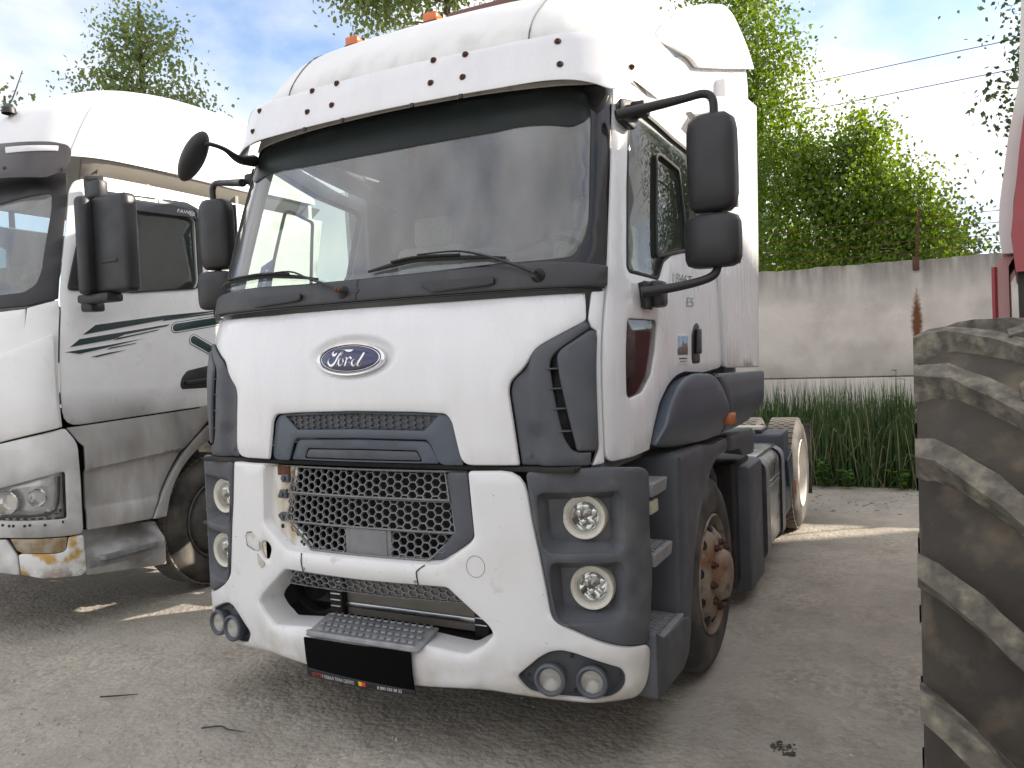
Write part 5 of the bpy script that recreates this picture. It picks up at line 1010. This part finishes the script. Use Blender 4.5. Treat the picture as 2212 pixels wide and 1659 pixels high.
# stripes
STR=mk('dark_green_stripe',(.018,.042,.046),.3); STL=mk('stripe_outline',(.75,.75,.75),.3)
for pg in ([(1.406,1.943),(1.48,2.009),(2.016,2.089),(2.45,2.137),(2.46,2.128),(2.03,2.062),(2.005,2.056)],[(1.99,2.045),(2.01,2.062),(2.46,2.122),(2.46,2.112)],
 [(1.335,1.862),(1.387,1.914),(2.062,2.025),(2.03,2.008),(1.70,1.945),(1.629,1.914)],[(1.62,1.903),(1.65,1.922),(1.977,1.987),(1.95,1.975)],
 [(1.31,1.829),(1.397,1.815),(1.60,1.86),(1.86,1.92),(1.58,1.872)],[(1.58,1.842),(1.60,1.856),(1.80,1.889),(1.79,1.882)],
 [(1.474,1.796),(1.516,1.793),(1.62,1.815),(1.73,1.84),(1.60,1.822)]):
    pg=pg if area(pg)>0 else pg[::-1]
    plate(FAW,[tuple(q) for q in offs(np.array(pg),-.004)],d=.0026,th=.002,bev=.0003,res=.07).build('stripe_edge',STL,W)
    plate(FAW,pg,d=.0036,th=.002,bev=.0003,res=.07).build('side_stripe',STR,W)
cap=lambda a,b,w_: [tuple(np.array(a)+w_*np.array(v)) for v in ()]
def capsule(a,b,w_,k=8):
    a=np.array(a);b=np.array(b); t=(b-a)/np.linalg.norm(b-a); an0=math.atan2(t[1],t[0]); o=[]
    for j in range(k+1): x_=an0+math.pi/2+math.pi*j/k; o.append(a+w_*np.array([math.cos(x_)*1.0,math.sin(x_)]))
    for j in range(k+1): x_=an0-math.pi/2+math.pi*j/k; o.append(b+w_*np.array([math.cos(x_),math.sin(x_)]))
    return o
for a,b in (((2.115,2.0),(2.75,2.10)),((2.285,1.91),(2.60,1.77)),((2.60,1.77),(2.75,1.93))):
    for w_,dd,mt in ((.042,.0026,STR),(.037,.0032,STL),(.029,.0038,STR)): plate(FAW,capsule(a,b,w_),d=dd,th=.002,bev=.0003,res=.06).build('stripe_outline',mt,W)
# roof
def froof():
    zs=list(np.linspace(3.17,3.6,9))+list(np.linspace(3.65,3.86,7)); us=np.concatenate([np.linspace(-4.2,-1.6,10),np.linspace(-1.5,1.5,51),np.linspace(1.6,4.2,10)]); V=[];F=[];n=len(us)
    for z in zs:
        zz=min(z,3.79); p=FAW(us,np.full(n,zz)); p[:,2]=z; k=max(0,(z-3.79)/.07)
        p[:,0]=-3.94+(p[:,0]+3.94)*(1-.12*k); p[:,1]=np.minimum(p[:,1]+.25*k,3.1); V+=list(p)
    for i in range(len(zs)-1):
        for k in range(n-1): F.append((i*n+k,i*n+k+1,(i+1)*n+k+1,(i+1)*n+k))
    b=(len(zs)-1)*n
    for k in range(n//2): F.append((b+k,b+k+1,b+n-2-k,b+n-1-k))
    return MB().add(V,F)
ro=FB(froof(),'roof',mk('clean_white_paint',(.80,.80,.79),.3,coat=.3,var=.02),smooth=60)
tube([FAW(1.125,3.2,.002),FAW(1.13,3.4,.002),FAW(1.13,3.55,.002),FAW(1.12,3.66,.002)],.004,6,5).build('roof_seam',mk('pale_seam',(.4,.4,.4),.6),ro)
P=[(-3.62,.82,3.64),(-3.62,.86,3.72),(-3.61,.93,3.92)]; o=tube(P,[.006,.005,.003],6,3).build('aerial',BLACK,W); lathe([(.05,-.02),(.045,.02),(.02,.045),(0,.05)],(-3.62,.82,3.60),(0,0,1),16).build('aerial_base',BLACK,o)
rbox((-3.94,3.05,2.4),(2.3,.06,1.9),.02).build('cab_rear_wall',FWHITE,W)
rbox((-3.94,3.1,3.80),(1.9,.3,.25),.06).build('roof_air_deflector',FWHITE,W)
# mirrors
o=FB(rbox((-2.335,.66,2.50),(.325,.11,.62),.035,3),'main_mirror',BLACK,smooth=50)
rbox((-2.335,.612,2.39),(.16,.03,.03),.012).build('mirror_crease',BLACK,o)
FB(rbox((-2.53,.62,2.50),(.10,.16,.63),.035,3),'wide_angle_mirror',BLACK,smooth=50)
FB(merge(tube([(-2.72,.80,2.96),(-2.62,.70,2.955),(-2.45,.66,2.93)],[.03,.028,.02],8,4),rbox((-2.70,.80,2.95),(.05,.14,.075),.012),rbox((-2.50,.66,2.86),(.16,.07,.12),.02)),'mirror_arm',BLACK)
FB(merge(rbox((-2.49,.64,2.165),(.30,.12,.055),.015),rbox((-2.65,.70,2.12),(.12,.10,.06),.015)),'mirror_lower_arm',BLACK)
m_=rbox((-2.335,.66,2.50),(.325,.11,.62),.035,3); mirrored(m_).build('main_mirror',BLACK,W)
# cab interior, chassis, wheels
rbox((-3.94,2.2,2.3),(2.2,.04,1.7),.01).build('rear_trim',TRIM,W); rbox((-3.94,1.45,1.5),(2.2,1.5,.04),.01).build('cab_floor',TRIM,W); rbox((-3.94,.80,2.0),(1.9,.4,.3),.05).build('dashboard',TRIM,W)
for x in (-3.4,-4.5): o=rbox((x,1.35,2.2),(.5,.15,.8),.05,3).build('seat_back',SEATM,W); rbox((x,1.1,1.85),(.5,.5,.15),.05,3).build('seat_cushion',SEATM,o)
rbox((-3.94,.75,.9),(2.0,.4,.7),.03).build('bumper_backing',DARK,W)
for x in (-3.52,-4.36): rbox((x,4.2,.85),(.08,7.2,.26),.01).build('chassis_rail',DARK,W)
rbox((-3.94,1.75,.5),(1.9,.14,.14),.03).build('front_axle',DARK,W); rbox((-3.94,1.6,1.1),(.9,1.6,.6),.04).build('engine_block',DARK,W)
FB(plate(PX(-2.80),[(1.12,.55),(1.25,.9),(1.5,1.12),(1.75,1.2),(2.1,1.12),(2.35,.85),(2.4,.5),(2.5,.5),(2.42,.95),(2.1,1.22),(1.75,1.3),(1.4,1.22),(1.1,.95),(1.0,.6)],d=0,th=.5,bev=.01,res=.15),'wheel_liner',DARK)
def fwheel(x,y,s):
    c=(x,y,.507); wd=.29; R_=.507
    o=lathe([(.30,-s*(wd-.02)),(.33,-s*wd),(R_-.05,-s*(wd-.006)),(R_,-s*(wd-.05)),(R_,-s*.05),(R_-.05,-s*.006),(.42,s*.006),(.33,0),(.30,-s*.02)],c,(1,0,0),56).build('tyre',RUBBER,W,smooth=40)
    rm=lathe([(.305,-s*.02),(.312,-s*.004),(.305,s*.004),(.29,-s*.012),(.28,-s*.06),(.25,-s*.03),(.2,s*.01),(.135,s*.015),(.12,s*.06),(0,s*.065)],c,(1,0,0),40).build('rim',mk('dull_steel_rim',(.10,.095,.085),.55,metal=.3,var=.3,vscale=10),o)
    for k in range(10): a=2*math.pi*k/10; lathe([(.016,0),(.016,.04),(0,.042)],(x+s*.01,y+.165*math.cos(a),.507+.165*math.sin(a)),(s,0,0),6).build('wheel_nut',STEELD,rm)
    tm=MB(); 
    for k in range(60):
        for j,xx in enumerate(np.linspace(-wd+.05,-.05,4)):
            a=2*math.pi*(k+.5*(j%2))/60; m_=rbox((x+s*xx,y+math.cos(a)*R_,.507+math.sin(a)*R_),(wd/4-.014,.012,2*math.pi*R_/60-.012),0,rot=Matrix.Rotation(a,3,'X')); tm.add(m_.V,m_.F)
    tm.build('tread_blocks',RUBBERT,o,smooth=0)
fwheel(-2.73,1.75,1); fwheel(-5.15,1.75,-1); fwheel(-2.73,6.6,1); fwheel(-5.15,6.6,-1)
# ================================================================ red and white harvester with its big tyre
H=thing('combine_harvester','red and white harvester on a huge muddy lugged tyre','harvester',(3.6,1.5,0))
HR=.835; HC=(2.17,-.15,.858)
TYM=mk('muddy_tractor_tyre',(.040,.034,.028),.9,var=.3,vscale=6,bump=.6,bscale=60,dirt=[((.10,.082,.058),.6,2.2,None,None,.38,.72),((.19,.15,.095),.6,9,None,None,.52,.72),((.022,.022,.024),.5,5,None,None,.5,.75)])
LUG=mk('worn_muddy_lug',(.125,.112,.09),.92,var=.25,vscale=22,bump=.9,bscale=70,dirt=[((.30,.27,.20),.7,26,None,None,.45,.68),((.045,.042,.04),.75,18,None,None,.48,.66)])
def htyre(xl,yc,zc,s=1):
    wd=.53; pr=[(.50,.10),(.52,.05),(.60,.02),(.72,.012),(.775,.02),(HR-.035,.045),(HR-.010,.10),(HR,.2),(HR+.004,.265),(HR,.33),(HR-.006,.44),(HR-.022,.49),(.79,.508),(.72,.515),(.60,.51),(.52,.48),(.50,.43)]
    t=lathe(pr,(xl,yc,zc),(1,0,0),96).build('drive_tyre',TYM,H,smooth=50)
    lathe([(.50,.12),(.505,.10),(.47,.10),(.44,.14),(.40,.22),(.22,.24),(.2,.18),(.12,.16),(0,.16)],(xl,yc,zc),(1,0,0),48).build('rim',mk('yellow_rim',(.45,.30,.05),.6,var=.2),t)
    for k in range(19):
        for side in (0,1):
            a0=rad(18.947*k+6.2)+ (math.pi/19 if side else 0); V=[];n=9
            for i in range(n):
                q=i/(n-1); xx=(.006+.31*q) if not side else (.518-.30*q); an=a0-(.34*q**1.2); hw=.026+.008*math.sin(3.1*q); h=.046*(1-.75*(1-q)**5)
                jit=.004*rng.standard_normal(4); Rb=HR-.03-.03*(1-q)**4
                for da,hh_ in ((-hw-.009,0),(-hw,1),(hw,1),(hw+.009,0)):
                    R_=Rb if hh_==0 else HR+h+jit[1]; b=an+(da+(jit[2]*.6 if hh_ else 0))/HR; V.append((xl+xx,yc-R_*math.cos(b),zc+R_*math.sin(b)))
            F=[]
            for i in range(n-1):
                for j in range(3): a=i*4+j; f=(a,a+1,a+5,a+4); F.append(f if side else f[::-1])
            F+=[(0,1,2,3),((n-1)*4+3,(n-1)*4+2,(n-1)*4+1,(n-1)*4)]
            obj('lug',V,F,LUG,t,25)
    return t
htyre(2.17,-.15,.858)
HW=mk('harvester_white',(.72,.71,.68),.4,coat=.2,var=.03); HRD=mk('harvester_red',(.33,.05,.06),.4,coat=.2,var=.1); HP=mk('faded_red_panel',(.52,.30,.28),.5,var=.1); HDK=mk('harvester_dark_steel',(.03,.025,.022),.7,var=.3)
def hs_(prof,y0,y1,off=0.,sl=.10,top=None):
    """slab following the harvester's side: prof of (x, z) at y = 1.2, side runs back along y with a slope"""
    V=[];F=[];n=len(prof)
    for y in (y0,y1):
        for x,z in prof: V.append((x+off+sl*(y-1.2),y,z))
        for x,z in prof: V.append((x+off+sl*(y-1.2)+.05,y,z))
    for i in range(n-1):
        F+=[(i,i+1,2*n+i+1,2*n+i),(n+i+1,n+i,3*n+i,3*n+i+1),(i+1,i,n+i,n+i+1),(2*n+i,2*n+i+1,3*n+i+1,3*n+i)]
    F+=[(n-1,2*n-1,4*n-1,3*n-1),(0,2*n,3*n,n)]
    return MB().add(V,F)
hs_([(2.515,2.04),(2.505,2.14),(2.51,2.25),(2.545,2.52),(2.585,2.74),(2.60,3.1),(2.62,3.42)],1.2,1.9).build('upper_side_panel',HW,H)
hs_([(2.495,1.55),(2.49,1.75),(2.488,1.99),(2.51,2.03)],1.25,2.4).build('lower_side_panel',HP,H)
tube([(2.497,1.252,1.5),(2.492,1.252,1.75),(2.49,1.252,1.99)],.012,6,3).build('panel_edge',HRD,H)
hs_([(2.535,1.95),(2.52,2.10),(2.555,2.45),(2.575,2.60),(2.60,2.63)],1.05,1.9,.03).build('red_side_panel',HRD,H)
hs_([(2.57,1.45),(2.565,1.7),(2.56,1.95)],1.12,1.6,.01).build('shadow_gap_frame',HDK,H)
hs_([(2.60,2.62),(2.615,2.9),(2.63,3.45)],.95,1.3,.03).build('front_side_panel',HW,H)
rbox((4.0,1.0,1.1),(2.4,.5,.9),.05).build('axle_beam',HDK,H)
hs_([(2.55,.8),(2.55,1.3),(2.57,1.75),(2.60,2.0)],1.9,4.75,.05).build('rear_side_panel',HRD,H)
def poly_box(x0,x1,y0,y1,z0,z1,nm,mt): rbox(((x0+x1)/2,(y0+y1)/2,(z0+z1)/2),(x1-x0,y1-y0,z1-z0),.04).build(nm,mt,H)
poly_box(3.05,5.3,1.25,4.7,.7,2.0,'body',HRD); poly_box(2.98,5.0,.9,1.9,1.9,3.45,'operator_cab',HW)
rbox((3.6,-.9,1.35),(1.2,.5,.2),.04).build('feeder_mount',HDK,H)
for xx,yy in ((4.9,-.15),):
    lathe([(.45,.0),(.6,-.02),(HR-.02,.02),(HR,.1),(HR,.4),(HR-.02,.5),(.6,.52),(.45,.5)],(xx,yy,.85),(1,0,0),48).build('drive_tyre',TYM,H)
for xx in (2.98,4.8): lathe([(.2,.02),(.3,0),(.5,.02),(.52,.1),(.52,.28),(.5,.36),(.3,.38),(.2,.36)],(xx,4.1,.52),(1,0,0),40).build('steer_tyre',RUBBER,H)
# ================================================================ things in the windscreen
o=plate(PY(.36),[(-.885,2.045),(-.79,2.045),(-.745,2.235),(-.83,2.20)],d=0,th=.002,bev=.0004,res=.1).build('paper_sheet',mk('blue_paper',(.06,.12,.42),.6),None)
tag(o,'blue printed sheet propped inside the windscreen on the dashboard','paper')
for k in range(5): plate(PY(.358),[(-.83+.012*k*.6,2.09+.02*k),(-.81+.012*k*.6,2.09+.02*k),(-.808+.012*k*.6,2.105+.02*k),(-.828+.012*k*.6,2.105+.02*k)],d=.0005,th=.001,bev=.0001,res=.1).build('print_block',WP,o)
rb=thing('ribbon','small orange and black ribbon hanging inside the windscreen top','ribbon',(.13,.43,2.55))
OR=mk('ribbon_orange',(.55,.16,.03),.7)
for k,(x0,x1) in enumerate(((.10,.085),(.118,.13))): tube([(.11,.40,2.72),(x0,.385,2.66),(x1,.37,2.59)],[.009,.011,.007],6,4,flat=.25).build('strand',OR,rb)

# ================================================================ hall added out of view so that its shadow lies over the yard
SHADE_HALL=thing('added_shade_hall','pale hall added out of view to shade the yard','building',(13,0,0))
HWL=mk('shade_hall_render',(.80,.79,.76),.85,var=.06); 
prof_=[(-22,0),(13.2,0),(13.2,9.05),(9.4,10.05),(2,10.5),(-22,10.5)]
plate(lambda u,z,d=0.: np.stack([13-d+0*np.asarray(u,float),-np.asarray(u,float)+0*d,np.asarray(z,float)+0*d],-1),[(-u,z) for u,z in prof_],[[(-u-1.2,3),(-u+1.2,3),(-u+1.2,5.2),(-u-1.2,5.2)] for u in (-18,-13,-8,-3,2,7)],d=0,th=.3,bev=.02,res=4).build('wall',HWL,SHADE_HALL)
for u in (-18,-13,-8,-3,2,7):
    o=rbox((13.18,u,4.1),(.04,2.4,2.2),.005).build('window',mk('shade_hall_glass',(.03,.04,.05),.08),SHADE_HALL); rbox((13.1,u,4.1),(.08,.06,2.2),.005).build('window_bar',HWL,o)
V=[(13.2,-22,10.4),(13.2,2,10.4),(13.2,9.4,9.95),(13.2,13.2,8.95),(28,-22,10.4),(28,2,10.4),(28,9.4,9.95),(28,13.2,8.95)]
MB().add(V,[(0,1,5,4),(1,2,6,5),(2,3,7,6)]).build('roof',mk('shade_hall_roof',(.2,.2,.21),.7),SHADE_HALL,smooth=0)
rbox((20.5,13.1,4.4),(15,.2,8.8),.02).build('end_wall',HWL,SHADE_HALL)
